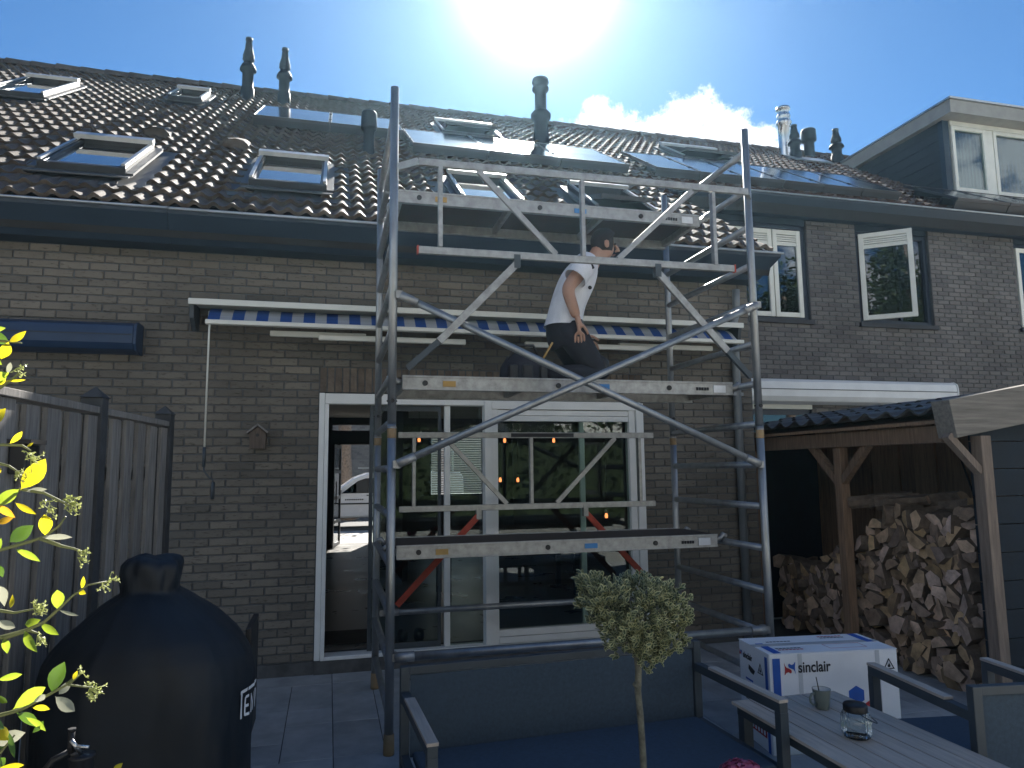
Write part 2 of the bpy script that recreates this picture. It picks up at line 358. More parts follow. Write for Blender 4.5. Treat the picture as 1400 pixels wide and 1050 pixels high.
def mk_panel():
    m = bpy.data.materials.new('solar cells'); m.use_nodes = True; t = m.node_tree; ns, lk = t.nodes, t.links.new
    p = ns['Principled BSDF']; p.inputs['Roughness'].default_value = .12; p.inputs['Coat Weight'].default_value = 0; p.inputs['Specular IOR Level'].default_value = .6
    tcn = ns.new('ShaderNodeTexCoord'); sx = ns.new('ShaderNodeSeparateXYZ'); lk(tcn.outputs['Object'], sx.inputs[0])
    def ln(sock, per, wd):
        a = ns.new('ShaderNodeMath'); a.operation = 'PINGPONG'; a.inputs[1].default_value = per/2; lk(sock, a.inputs[0])
        b = ns.new('ShaderNodeMath'); b.operation = 'LESS_THAN'; b.inputs[1].default_value = wd; lk(a.outputs[0], b.inputs[0]); return b.outputs[0]
    mx_ = ns.new('ShaderNodeMath'); mx_.operation = 'MAXIMUM'; lk(ln(sx.outputs[0], .148, .0022), mx_.inputs[0]); lk(ln(sx.outputs[1], .148, .0022), mx_.inputs[1])
    mx2 = ns.new('ShaderNodeMath'); mx2.operation = 'MAXIMUM'; lk(mx_.outputs[0], mx2.inputs[0]); lk(ln(sx.outputs[0], .037, .0006), mx2.inputs[1])
    mc = ns.new('ShaderNodeMixRGB'); mc.inputs[1].default_value = (.008,.01,.02,1); mc.inputs[2].default_value = (.11,.115,.125,1); lk(mx2.outputs[0], mc.inputs[0]); lk(mc.outputs[0], p.inputs['Base Color'])
    n = ns.new('ShaderNodeTexNoise'); n.inputs['Scale'].default_value = 2.5; lk(tcn.outputs['Object'], n.inputs['Vector'])
    r = ns.new('ShaderNodeMapRange'); r.inputs['To Min'].default_value = .07; r.inputs['To Max'].default_value = .2; lk(n.outputs['Fac'], r.inputs[0]); lk(r.outputs[0], p.inputs['Roughness'])
    return m
M['panel'] = mk_panel()

# ------------------------------------------------------------------ ground
D = 5.885                      # face of the garden wall of the two left houses
YR = 8.2                       # face of the set-back house on the right
g = B().add([(-300,-300,-.02),(300,-300,-.02),(300,400,-.02),(-300,400,-.02)], [(0,1,2,3)]).build('ground', M['earth']); tag(g, kind='structure')
pt = B().box(-1.35, 5.4, .6, 6.6, -.015, -.004).build('patio', M['joint']); tag(pt, kind='structure')
# paving slabs in a mixed bond on a .2825 m module
U = .2825; PX0, PY0 = .05, 4.20
i0, i1, j0, j1 = -5, 19, -13, 6
occ = set(); tiles_ = []
pr = random.Random(3)
forced = {(-1,0):(1,2), (0,0):(1,2), (-1,2):(1,1), (0,2):(1,2), (-1,3):(1,2), (1,0):(2,2), (-2,1):(1,2), (-2,3):(1,2), (1,2):(2,1), (0,4):(1,1), (-2,0):(1,1), (-2,-1):(2,1), (0,-1):(2,1)}
for key, (a, b) in forced.items():
    cells = [(key[0]+p, key[1]+q) for p in range(a) for q in range(b)]
    if any(c in occ for c in cells): continue
    occ.update(cells); tiles_.append((key[0], key[1], a, b))
for j in range(j0, j1):
    for i in range(i0, i1):
        if (i, j) in occ: continue
        opts = [(2,2),(2,1),(1,2),(1,1)]; wts = [4,3,2,1]
        ok = [(o, k) for o, k in zip(opts, wts) if not any((i+p, j+q) in occ or i+p >= i1 or j+q >= j1 for p in range(o[0]) for q in range(o[1]))]
        a, b = pr.choices([o for o, k in ok], [k for o, k in ok])[0]
        occ.update((i+p, j+q) for p in range(a) for q in range(b)); tiles_.append((i, j, a, b))
slab_me = {}
for a in (1, 2):
    for b in (1, 2):
        bb = B(); hx, hy, c = a*U/2-.0022, b*U/2-.0022, .003
        vs = [(-hx,-hy,-.012),(hx,-hy,-.012),(hx,hy,-.012),(-hx,hy,-.012),(-hx,-hy,-c),(hx,-hy,-c),(hx,hy,-c),(-hx,hy,-c),(-hx+c,-hy+c,0),(hx-c,-hy+c,0),(hx-c,hy-c,0),(-hx+c,hy-c,0)]
        bb.add(vs, [(8,9,10,11)]+[(k, (k+1) % 4, (k+1) % 4+4, k+4) for k in range(4)]+[(k+4, (k+1) % 4+4, (k+1) % 4+8, k+8) for k in range(4)])
        o = bb.build('slab', M['patio']); slab_me[(a, b)] = o.data; bpy.data.objects.remove(o)
for i, j, a, b in tiles_:
    inst('slab', slab_me[(a, b)], pt, (PX0+(i+a/2)*U, PY0+(j+b/2)*U, pr.uniform(0, .0015)))
M['asphalt'] = mat('asphalt', (.055,.055,.055), .9, var=.25, scale=40, world=True)
M['pave'] = mat('pale concrete paving', (.36,.34,.31), .9, var=.15, scale=6, world=True)
st = B().box(-40, 40, 18.6, 25, -.012, .0).build('road', M['asphalt']); tag(st, kind='structure')
fp = B().box(-40, 40, 15.0, 18.5, -.012, .06).build('pavement', M['pave']); tag(fp, kind='structure')
kb = B().box(-40, 40, 18.5, 18.62, -.012, .1).build('kerb', M['concrete']); tag(kb, kind='structure')
fp2 = B().box(-40, 40, 25, 27.4, -.012, .1).build('pavement', M['pave']); tag(fp2, kind='structure')

# ------------------------------------------------------------------ houses
RP = R(34); RC, RS = math.cos(RP), math.sin(RP)
P0 = Vector((0, 5.55, 3.56)); EX = Vector((1,0,0)); ES = Vector((0,RC,RS)); EN = Vector((0,-RS,RC))
def rp(x, s, n=0): return P0+EX*x+ES*s+EN*n
SR = (12.08-5.55)/RC           # slope length to the ridge
SC = (7.92-5.55)/RC            # slope position of the set-back eave
hA = thing('terraced_house', (-3.6, D+.2, 0), 'terraced house with tan brick wall behind the grey board fence', 'house')
hB = thing('terraced_house', (1.3, D+.2, 0), 'terraced house with tan brick wall and sliding doors behind the scaffold', 'house')
hC = thing('terraced_house', (8, YR+.2, 0), 'set back terraced house of grey brown brick with boxy dormer', 'house')

def brick_meshes(m):
    res = []
    r_ = random.Random(11)
    for k in range(6):
        hx, hz, dp, c = (PITCH-.011)/2, (COURSE-.0105)/2, .03, .003
        j = lambda: r_.uniform(-.0012, .0012)
        fr = [(-hx+c+j(), -.0005+j()*.8, -hz+c+j()), (hx-c+j(), -.0005+j()*.8, -hz+c+j()), (hx-c+j(), -.0005+j()*.8, hz-c+j()), (-hx+c+j(), -.0005+j()*.8, hz-c+j())]
        mid = [(-hx+j(), c, -hz+j()), (hx+j(), c, -hz+j()), (hx+j(), c, hz+j()), (-hx+j(), c, hz+j())]
        bk = [(x, dp, z) for x, y, z in mid]
        fs = [(0,1,2,3)]+[(k2+4, (k2+1) % 4+4, (k2+1) % 4, k2) for k2 in range(4)]+[(k2+8, (k2+1) % 4+8, (k2+1) % 4+4, k2+4) for k2 in range(4)]
        o = B().add(fr+mid+bk, fs).build('brick', m); res.append(o.data); bpy.data.objects.remove(o)
    return res
def brick_wall(house, wall, X0, X1, Z1, Y, openings, m, xb, nmax=300, seam=None):
    mes = brick_meshes(m); full = []; part = []
    r_ = random.Random(5)
    rows = int((Z1-.1)/COURSE)
    for r in range(rows):
        z0, z1 = .1+r*COURSE, .1+(r+1)*COURSE
        c = int((X0-xb)/PITCH)-1
        while True:
            x0 = xb+(c-.5*(r % 2))*PITCH; x1 = x0+PITCH; c += 1
            if x0 > X1: break
            if x1 < X0: continue
            if seam and ((X1 == seam and x0 >= seam) or (X0 == seam and x0 < seam)): continue
            seg = [(x0 if X0 == seam else max(x0, X0), x1 if X1 == seam else min(x1, X1))]
            for ox0, ox1, oz0, oz1 in openings:
                if min(z1, oz1)-max(z0, oz0) > .02:
                    ns_ = []
                    for a, b in seg:
                        if b <= ox0 or a >= ox1: ns_.append((a, b)); continue
                        if a < ox0-.02: ns_.append((a, ox0))
                        if b > ox1+.02: ns_.append((ox1, b))
                    seg = ns_
            for a, b in seg:
                if b-a > PITCH-.003: full.append((a, b, z0, z1))
                elif b-a > .025: part.append((a, b, z0, z1))
    def key(q):
        px = project(((q[0]+q[1])/2, Y, (q[2]+q[3])/2))
        vis = 0 <= px[0] <= 1400 and 0 <= px[1] <= 1050
        return (0 if vis else 1, px[2])
    full.sort(key=key)
    for a, b, z0, z1 in full[:nmax]:
        inst('brick', mes[r_.randrange(6)], wall, ((a+b)/2, Y+r_.uniform(-.0012, .0012), (z0+z1)/2))
    j = B()
    for a, b, z0, z1 in full[nmax:]+part:
        me = mes[r_.randrange(6)]; sx = (b-a-.011)/(PITCH-.011)
        j.add([((a+b)/2+v.co.x*sx, Y+v.co.y, (z0+z1)/2+v.co.z) for v in me.vertices], [tuple(p.vertices) for p in me.polygons])
    tag(j.build('brick_field', m, wall), kind='stuff')

# walls (mortar body) of the three houses
wb = B()
DX0, DX1, DZ1 = -.09, 2.72, 2.386
MY = D+.009
wb.box(-1.2, DX0, MY, D+.28, 0, 3.5).box(DX1, 3.85, MY, D+.28, 0, 3.5).box(DX0, DX1, MY, D+.28, 2.18, 3.5)
wb.box(3.6, 3.85, D+.28, 8.4, 0, 3.5).box(3.86, 3.98, 8.5, 15, 0, 5)
wallB = wb.build('wall', M['mortar'], hB)
wallA = B().box(-6, -1.203, MY, D+.28, 0, 3.5).build('wall', M['mortar'], hA)
brick_wall(hB, wallB, -1.2, 3.85, 3.42, D, [(DX0, DX1, 0, DZ1)], M['brickA'], -6, seam=-1.2)
brick_wall(hA, wallA, -6, -1.2, 3.42, D, [], M['brickA'], -6, seam=-1.2)
# soldier course over the doors
bs = B(); hx, hz = .0245, .098
bs.add([(-hx,0,-hz),(hx,0,-hz),(hx,0,hz),(-hx,0,hz),(-hx,.03,-hz),(hx,.03,-hz),(hx,.03,hz),(-hx,.03,hz)], [(0,1,2,3),(4,5,1,0),(5,6,2,1),(6,7,3,2),(7,4,0,3)])
so_ = bs.build('soldier_brick', M['soldier']); sme = so_.data; bpy.data.objects.remove(so_)
x = DX0+.03
while x < DX1-.02:
    inst('soldier_brick', sme, wallB, (x, D+rng.uniform(-.001, .001), 2.283)); x += .0597
B().box(-1.2, DX0-.003, D-.012, D+.02, 0, .095).box(DX1+.003, 3.85, D-.012, D+.02, 0, .095).build('plinth', M['concrete'], hB)
B().box(-6, -1.203, D-.012, D+.02, 0, .095).build('plinth', M['concrete'], hA)
B().box(DX0, DX1, D-.03, D+.3, 0, .098).build('door_sill', M['concrete'], hB)
# right house wall with window openings
C1 = (4.9, 6.33, 3.47, 5.0); C2 = (7.13, 8.38, 3.47, 5.0); C3 = (9.95, 11.2, 3.5, 5.0); CG = (4.6, 6.25, .1, 2.37)
def wall_with_holes(x0, x1, z1, y0, y1, holes):
    b = B(); hs = sorted(holes); xs = [x0]
    xs = sorted(set([x0, x1]+[h[0] for h in hs]+[h[1] for h in hs]))
    for a, c in zip(xs[:-1], xs[1:]):
        cov = sorted((h[2], h[3]) for h in hs if h[0] <= a+1e-6 and h[1] >= c-1e-6)
        z = 0
        for q0, q1 in cov:
            if q0 > z: b.box(a, c, y0, y1, z, q0)
            z = q1
        if z < z1: b.box(a, c, y0, y1, z, z1)
    return b
wallC = wall_with_holes(3.85, 14, 5.1, YR+.009, YR+.28, [C1, C2, C3, CG]).build('wall', M['mortar'], hC)
brick_wall(hC, wallC, 3.85, 14, 5.02, YR, [C1, C2, C3, CG], M['brickC'], 3.85)

# roofs
def tile_mesh(m):
    n = 16; Wd, Ln = .2705, .335; vs = []; fs = []; sm = []
    def prof(u):
        p_ = (u*2) % 1.0
        return .034*(.5+.5*math.cos(2*math.pi*(p_-.32)))**1.35
    b = B()
    top = [(-Wd/2+Wd*k/n, y, prof(k/n)+z) for y, z in ((0, .040), (Ln, -.004)) for k in range(n+1)]
    b.add(top, [(k, k+1, n+2+k, n+1+k) for k in range(n)], True)
    nose = [(-Wd/2+Wd*k/n, .0, prof(k/n)+.040) for k in range(n+1)]+[(-Wd/2+Wd*k/n, .006, prof(k/n)*.96+.006) for k in range(n+1)]
    b.add(nose, [(n+1+k, n+2+k, k+1, k) for k in range(n)])
    b.add([top[0], top[n+1], (-Wd/2, Ln, -.02), (-Wd/2, 0, 0)], [(0, 1, 2, 3)]); b.add([top[n], top[2*n+1], (Wd/2, Ln, -.02), (Wd/2, 0, 0)], [(3, 2, 1, 0)])
    o = b.build('roof_tile', m); me = o.data; bpy.data.objects.remove(o); return me
GA, TW = .286, .27
def roof(house, x0, x1, sa, m, skips, back=True, capm=None):
    n_back = 15.35
    b = B()
    ye = 5.55+sa*RC; ze = 3.56+sa*RS
    pr_ = [(ye+.02, ze-.07), (12.08, 7.965-.07), (n_back, 7.965-.07-(n_back-12.08)*math.tan(RP)), (n_back, 7.7-(n_back-12.08)*math.tan(RP)), (12.08, 7.7), (ye+.1, ze-.25)]
    b.prism([(x0, y, z) for y, z in pr_], (x1-x0, 0, 0))
    rf = b.build('roof', M['underlay'], house)
    me = tile_mesh(m); lst = []
    ncol = int(round((x1-x0)/TW)); wd = (x1-x0)/ncol
    nrow = int((SR-sa-.1)/GA)+1
    for r in range(nrow):
        s = sa+r*GA
        for c in range(ncol):
            xx = x0+(c+.5)*wd
            if any(a-.05 < xx < b_+.05 and s0-.2 < s < s1-.08 for a, b_, s0, s1 in skips): continue
            lst.append((xx, s))
    def key(q):
        px = project(rp(*q)); return (0 if -20 <= px[0] <= 1420 and 0 < px[1] < 1050 else 1, px[2])
    lst.sort(key=key); r_ = random.Random(2)
    for xx, s in lst[:300]:
        inst('roof_tile', me, rf, rp(xx, s, -.055), (RP+r_.uniform(-.006, .006), 0, r_.uniform(-.006, .006)), (wd/TW, 1, 1))
    j = B(); mt = Matrix.Rotation(RP, 3, 'X')
    for xx, s in lst[300:]:
        o = rp(xx, s, -.055+r_.uniform(-.002, .002)); j.add([o+mt @ Vector((v.co.x*wd/TW, v.co.y, v.co.z)) for v in me.vertices], [tuple(p.vertices) for p in me.polygons], True)
    if lst[300:]: tag(j.build('roof_tile_field', m, rf), kind='stuff')
    # ridge caps
    cb = B(); n = 8; Lc = .37
    pf = [(-.13, -.075), (-.115, -.02), (-.075, .03), (0, .052), (.075, .03), (.115, -.02), (.13, -.075)]
    for e, (xa, k) in enumerate(((0, 1.0), (Lc, .93))): pass
    vs = [(xa, y*k, z*k+dz) for xa, k, dz in ((0, 1.08, .012), (Lc, .96, 0)) for y, z in pf]+[(0, y*.98, z*.98-.01) for y, z in pf]
    q = len(pf); fs = [(i, i+1, q+i+1, q+i) for i in range(q-1)]+[(2*q+i, 2*q+i+1, i+1, i) for i in range(q-1)]
    co = B().add(vs, fs, True).build('ridge_cap', m); cme = co.data; bpy.data.objects.remove(co)
    xx = x0
    while xx < x1-.1:
        inst('ridge_cap', cme, rf, (xx, 12.08, 7.962+r_.uniform(-.004, .004)), (0, r_.uniform(-.01, .01), r_.uniform(-.01, .01))); xx += .35
    return rf
def skylight(house, x0, x1, s0, s1, opened=0, label=None):
    x0 += .03; x1 -= .03; s0 += .05; s1 -= .04
    fr = B(); t = .055; h = .06; z0 = -.02
    fr.obox(rp((x0+x1)/2, s0+t/2, (h+z0)/2), EX, ES, EN, (x1-x0)/2, t/2, (h-z0)/2)
    fr.obox(rp((x0+x1)/2, s1-t/2, (h+.02+z0)/2), EX, ES, EN, (x1-x0)/2, t/2, (h+.02-z0)/2)
    fr.obox(rp(x0+t/2, (s0+s1)/2, (h+z0)/2+.004), EX, ES, EN, t/2, (s1-s0)/2-.01, (h-z0)/2)
    fr.obox(rp(x1-t/2, (s0+s1)/2, (h+z0)/2+.004), EX, ES, EN, t/2, (s1-s0)/2-.01, (h-z0)/2)
    f = fr.build('skylight', M['skyframe'], house, bevel=.006)
    # flashing apron and side gutters
    fl = B()
    fl.obox(rp((x0+x1)/2, s0-.07, .006), EX, (ES-EN*.12).normalized(), (EN+ES*.12).normalized(), (x1-x0)/2+.05, .075, .006)
    for xs in (x0-.032, x1+.032): fl.obox(rp(xs, (s0+s1)/2, .014), EX, ES, EN, .03, (s1-s0)/2+.03, .01)
    fl.obox(rp((x0+x1)/2, s1+.05, .014), EX, ES, EN, (x1-x0)/2+.05, .05, .01)
    fl.obox(rp((x0+x1)/2, (s0+s1)/2-.03, -.03), EX, ES, EN, (x1-x0)/2+.2, (s1-s0)/2+.24, .004)
    fl.build('flashing', M['leadgrey'], f)
    for xs in (x0+.018, x1-.018): B().obox(rp(xs, (s0+s1)/2, h+.018), EX, ES, EN, .014, (s1-s0)/2-.02, .008).build('cover_strip', M['zinc'], f)
    B().obox(rp((x0+x1)/2, s1-.05, h+.045), EX, ES, EN, (x1-x0)/2+.005, .055, .02).build('top_hood', M['zinc'], f)
    if not opened:
        B().obox(rp((x0+x1)/2, (s0+s1)/2, h-.03), EX, ES, EN, (x1-x0)/2-t, (s1-s0)/2-t, .006).build('pane', M['skyglass'], f)
    else:
        a = R(opened); mid = s1-.35*(s1-s0) if opened > 0 else s1-.06
        e2 = ES*math.cos(a)-EN*math.sin(a); n2 = EN*math.cos(a)+ES*math.sin(a)
        # sash turned about its middle hinge, lower edge swung out
        c = rp((x0+x1)/2, (s0+s1)/2, h-.01)
        sb = B(); hw, hl = (x1-x0)/2-t-.005, (s1-s0)/2-t-.005
        e2 = (ES*math.cos(a)-EN*math.sin(a)); n2 = (EN*math.cos(a)+ES*math.sin(a))
        for sgn in (-1, 1):
            sb.obox(c+EX*(hw-.025)*sgn, EX, e2, n2, .025, hl, .022); sb.obox(c+e2*(hl-.025)*sgn, EX, e2, n2, hw-.05, .025, .021)
        s_ = sb.build('sash', M['skyframe'], f)
        B().obox(c, EX, e2, n2, hw-.05, hl-.05, .006).build('pane', M['skyglass'], f)
        B().obox(rp((x0+x1)/2, (s0+s1)/2, -.03), EX, ES, EN, (x1-x0)/2-t, (s1-s0)/2-t, .004).build('reveal_shade', M['black'], f)  # black sheet painted for the dark inside the opened window
    return f
M['skyframe'] = mat('roof window cladding', (.035,.038,.042), .42, .3, var=.1)
M['leadgrey'] = mat('grey flashing', (.075,.08,.085), .6, .2, var=.15)
skA = [(-2.32,-1.62,.66,1.82), (-4.05,-3.38,4.36,5.85), (-2.30,-1.80,5.55,6.45)]
skB = [(-.74,-.04,.66,1.83), (1.08,1.74,.68,1.77), (2.40,3.12,.72,1.80), (1.45,2.40,5.0,6.0)]
skC = [(5.30,6.40,5.0,6.1)]
SPLIT = -1.2
rfA = roof(hA, -6.06, SPLIT, 0, M['tile'], skA)
rfB = roof(hB, SPLIT, 3.93, 0, M['tile'], skB)
rfC = roof(hC, 3.93, 14.19, SC, M['tileC'], skC+[(9.7, 14.3, 3.9, 7.0)])
for s in skA: skylight(hA, *s)
for i, s in enumerate(skB): skylight(hB, *s, opened=(0, 0, 14, 16)[i])
for s in skC: skylight(hC, *s, opened=16)
# gable/verge end of the lower roof over the corner
B().prism([(3.86, y, z) for y, z in ((D+.05, 3.45), (8.1, 3.45), (8.1, 5.15), (D+.05, 3.62))], (.04, 0, 0)).build('verge_board', M['fascia'], hB)
# trapezoid gutter boxes
def gutter(house, x0, x1, y0, zt, yb, zb, yw, endslant=0):
    pl = [(y0, zt), (y0+.012, zt-.035), (yb, zb), (yw, zb), (yw, zt-.02)]
    b = B(); n = len(pl)
    vs = [(x0, y, z) for y, z in pl]+[(x1 if z > zb+.05 else x1-endslant, y, z) for y, z in pl]
    b.add(vs, [tuple(range(n))[::-1], tuple(range(n, 2*n))]+[(i, (i+1) % n, (i+1) % n+n, i+n) for i in range(n)])
    b.build('gutter_box', M['fascia'], house)
    B().tube((x0, y0-.004, zt), (x1+.02, y0-.004, zt), .011, n=8).box(x0, x1+.02, y0, y0+.035, zt-.003, zt+.004).build('gutter_lip', M['zinc'], house)
gutter(hA, -6.06, SPLIT-.003, 5.53, 3.495, 5.70, 3.275, D-.002)
gutter(hB, SPLIT, 3.99, 5.53, 3.495, 5.70, 3.275, D-.002, .14)
gutter(hC, 3.99, 14.2, 7.88, 5.15, 8.06, 4.93, YR-.002)
B().tube((3.665, 5.79, 3.2), (3.665, 5.80, 2.98), .034).path([(3.665, 5.80, 2.98), (3.65, 5.825, 2.9), (3.65, 5.835, .02)], .036, 12).box(3.60, 3.70, 5.80, D+.005, 2.2, 2.23).box(3.60, 3.70, 5.80, D+.005, 1.2, 1.23).build('downpipe', mat('weathered zinc pipe', (.24,.26,.275), .55, .5, var=.15), hB)

# flues on the roofs
def flue_profile(hh, r):
    return [(r*1.25, -.25), (r*1.22, .0), (r*1.2, .13), (r*1.0, .15), (r, hh*.42), (r*1.5, hh*.44), (r*1.45, hh*.47), (r*1.15, hh*.53), (r*.82, hh*.55), (r*.85, hh*.60), (r*1.08, hh*.62), (r*1.02, hh*.65), (r*1.05, hh*.68), (r*.72, hh*.80), (r*.55, hh*.95), (r*.66, hh*.955), (r*.62, hh*.995), (0, hh)]
def straight_profile(hh, r):
    return [(r*1.5, -.25), (r*1.3, .12), (r*1.2, .3*hh), (r*1.7, .36*hh), (r*1.75, .42*hh), (r*1.2, .48*hh), (r, .5*hh), (r*1.0, .78*hh), (r*1.45, .82*hh), (r*1.45, .86*hh), (r*1.1, .9*hh), (r*1.5, .94*hh), (r*1.4, hh), (0, hh)]
def flue(house, px, base, hh, r, prof, m, name='flue_pipe'):
    d = ray(*base); t = EN.dot(P0-CAM)/EN.dot(d); p = CAM+d*t
    return B().lathe(prof(hh, r), (p.x, p.y, p.z), 20).build(name, m, house)
flue(hA, 0, (338, 132), .99, .085, flue_profile, M['flue'])
flue(hB, 0, (388, 139), .90, .082, flue_profile, M['flue'])
flue(hB, 0, (740, 192), 1.01, .09, straight_profile, M['flue'])
def cap_profile(hh, r): return [(r*1.1, -.2), (r, .1), (r, hh*.5), (r*1.15, hh*.52), (r*1.45, hh*.56), (r*1.5, hh*.6), (r*1.45, hh*.96), (r*1.3, hh), (0, hh)]
flue(hB, 0, (504, 206), .47, .062, cap_profile, M['flue'], 'vent_pipe')
def steel_profile(hh, r): return [(r*1.0, -.3), (r, .12), (r*1.02, .14), (r, .16), (r, hh*.62), (r*1.25, hh*.64), (r*1.25, hh*.68), (r, hh*.72), (r*1.0, hh*.76), (r*1.12, hh*.78), (r*1.1, hh*.82), (r*.9, hh*.86), (r*.9, hh*.94), (r*1.18, hh*.95), (r*1.1, hh), (0, hh)]
flue(hC, 0, (1074, 211), .97, .12, steel_profile, M['steel'], 'steel_flue')
flue(hC, 0, (1088, 217), .68, .09, flue_profile, M['flue'])
flue(hC, 0, (1107, 213), .55, .10, cap_profile, M['flue'], 'vent_pipe')
flue(hC, 0, (1145, 222), .69, .095, flue_profile, M['flue'])
B().obox(rp(8.75, 6.75, .03), EX, ES, EN, .42, .2, .012).build('lead_apron', M['zinc'], hC)
# hooded vent tiles
for hs, X, S in ((hA, -1.83, 2.72), (hB, -1.02, 2.5)):
    b = B(); n = 10; pf = [(-.14, 0), (-.12, .05), (-.08, .085), (0, .1), (.08, .085), (.12, .05), (.14, 0)]
    vs = [rp(X+x*k, S+s, z*k2-.02) for s, k, k2 in ((0, 1, 1), (.22, 1, .75), (.34, .9, .15)) for x, z in pf]; q = len(pf)
    b.add(vs, [(r*q+i, r*q+i+1, (r+1)*q+i+1, (r+1)*q+i) for r in range(2) for i in range(q-1)], True)
    b.add([rp(X+x, S+.01, z-.02) for x, z in pf], [tuple(range(q))[::-1]])
    b.build('vent_tile', M['tile'], hs)

# dormer on the right house
DY, DXL = 9.0, 9.62
B().box(DXL+.12, 14.1, DY+.06, 12.3, 5.7, 7.22).build('dormer_body', M['fascia'], hC)
ro = B().box(DXL-.02, 14.2, DY-.25, 12.4, 7.20, 7.42).build('dormer_fascia', M['greyboard'] if 'greyboard' in M else M['concrete'], hC)
M['greyboard'] = mat('light grey fascia board', (.33,.32,.29), .7, var=.12, scale=5); ro.data.materials[0] = M['greyboard']
B().box(DXL-.05, 14.2, DY-.28, 12.4, 7.423, 7.455).build('dormer_trim', M['zinc'], hC)
M['cladding'] = mat('dark dormer boarding', (.012,.018,.026), .65, var=.15)
for k in range(8):
    z = 5.9+k*.165
    B().box(DXL+.085+.004*(k % 2), DXL+.118, DY+.1, 12.2, z+.008, z+.165).build('cladding_board', M['cladding'], hC)
B().box(DXL+.075, DXL+.2, DY+.02, DY+.11, 5.8, 7.198).build('corner_post', M['fascia'], hC)
def frame_rect(b, x0, x1, y0, y1, z0, z1, t, tz=None):
    tz = tz or t
    b.box(x0, x0+t, y0, y1, z0, z1).box(x1-t, x1, y0, y1, z0, z1).box(x0+t, x1-t, y0+.002, y1-.002, z0, z0+tz).box(x0+t, x1-t, y0+.002, y1-.002, z1-tz, z1)
    return b
xs = [9.86, 10.56, 10.72, 11.6, 12.5, 13.4]
M['curtain'] = mat('net curtain', (.72,.76,.8), .95, var=.12, scale=3, stretch=(14,14,.2)); M['curtain_blue'] = mat('blue curtain', (.05,.13,.26), .95, var=.25, scale=3, stretch=(14,14,.2))
for i, (a, b_) in enumerate(((9.86, 10.56), (10.72, 11.55), (11.66, 12.5), (12.6, 13.5))):
    wf = frame_rect(B(), a, b_, DY+.0, DY+.07, 6.0, 7.12, .06).build('dormer_window', M['cream'], hC, bevel=.004)
    B().box(a+.06, b_-.06, DY+.03, DY+.036, 6.06, 7.06).build('pane', M['glass'], wf)
    cb = B(); n = 30
    vs = [(a+.03+(b_-a-.06)*k/n, DY+.055+.012*math.sin(k*1.9), z) for z in (6.02, 7.1) for k in range(n+1)]
    cb.add(vs, [(k, k+1, n+2+k, n+1+k) for k in range(n)], True); cb.build('curtain', M['curtain'] if i % 2 == 0 else M['curtain_blue'], wf)
B().box(10.565, 10.715, DY+.015, DY+.065, 6.0, 7.12).box(11.555, 11.655, DY+.015, DY+.065, 6.0, 7.12).box(9.83, 13.55, DY-.005, DY+.065, 7.123, 7.197).build('window_mullion', M['cream'], hC)

# windows of the right house
M['sill'] = mat('dark tile sill', (.03,.033,.04), .6)
def casement_window(op, zt, n_left):
    x0, x1, z0, z1 = op
    wf = B(); frame_rect(wf, x0, x1, YR+.05, YR+.13, z0+.05, zt, .06)
    f = wf.build('window', M['navy'], hC, bevel=.004)
    B().box(x0, x1, YR+.04, YR+.2, zt+.002, z1).build('window_head', M['fascia'], f)
    B().box(x0-.03, x1+.03, YR-.04, YR+.13, z0-.01, z0+.047).build('sill', M['sill'], f)
    return f
def sash(f, x0, x1, z0, z1, y=YR+.03, louvre=True, m='cream', hinge=None, ang=0, g='glass2'):
    hz = Vector((x0, y, 0)); e1 = Vector((math.cos(ang), -math.sin(ang), 0)); e2 = Vector((0,0,1)); n_ = Vector((math.sin(ang), math.cos(ang), 0))
    def ob(b, a0, a1, c0, c1, t0, t1): b.obox(hz+e1*((a0+a1)/2)+e2*((c0+c1)/2)+n_*((t0+t1)/2), e1, n_, e2, (a1-a0)/2, (t1-t0)/2, (c1-c0)/2)
    W = x1-x0; t = .065; b = B()
    ob(b, 0, t, z0, z1, 0, .05); ob(b, W-t, W, z0, z1, 0, .05); ob(b, t, W-t, z0, z0+t, .002, .048); ob(b, t, W-t, z1-t, z1, .002, .048)
    top = z1-t
    s_ = b.build('casement', M[m], f, bevel=.004)
    if louvre:
        for k in range(4):
            lb = B(); zc = z1-t-.02-k*.03; ob(lb, t, W-t, zc-.012, zc+.008, .004+.004*(k % 2), .03); lb.build('louvre_slat', M[m], f)
        lb = B(); ob(lb, t, W-t, z1-t-.155, z1-t-.125, .004, .044); lb.build('vent_rail', M[m], f); top = z1-t-.155
    gb = B(); ob(gb, t, W-t, z0+t, top, .022, .028); gb.build('pane', M[g], f)
    return s_
f1 = casement_window(C1, 4.86, 1)
sash(f1, 5.0, 5.80, 3.56, 4.78); sash(f1, 5.815, 6.25, 3.56, 4.78)
f2 = casement_window(C2, 4.86, 1)
sash(f2, 7.19, 7.86, 3.56, 4.80, y=YR+.02, hinge=1, ang=R(38))
B().box(7.86, 7.90, YR+.06, YR+.12, 3.6, 4.8).build('mullion', M['navy'], f2)
B().box(7.92, 8.31, YR+.09, YR+.096, 3.58, 4.80).build('pane', M['glass2'], f2)
B().box(7.2, 7.85, YR+.10, YR+.104, 3.58, 4.80).build('dark_sheet', M['plasterdark'], f2)  # dark sheet across the opening behind the open casement
f3 = casement_window(C3, 4.86, 1)
sash(f3, 10.02, 10.55, 3.58, 4.80, louvre=False); sash(f3, 10.56, 11.14, 3.58, 4.80, louvre=False)
fg = frame_rect(B(), CG[0], CG[1], YR+.05, YR+.13, .1, 2.30, .07).build('window', M['navy'], hC)
B().box(CG[0]+.07, CG[1]-.07, YR+.08, YR+.086, .17, 2.23).build('pane', M['glass2'], fg)
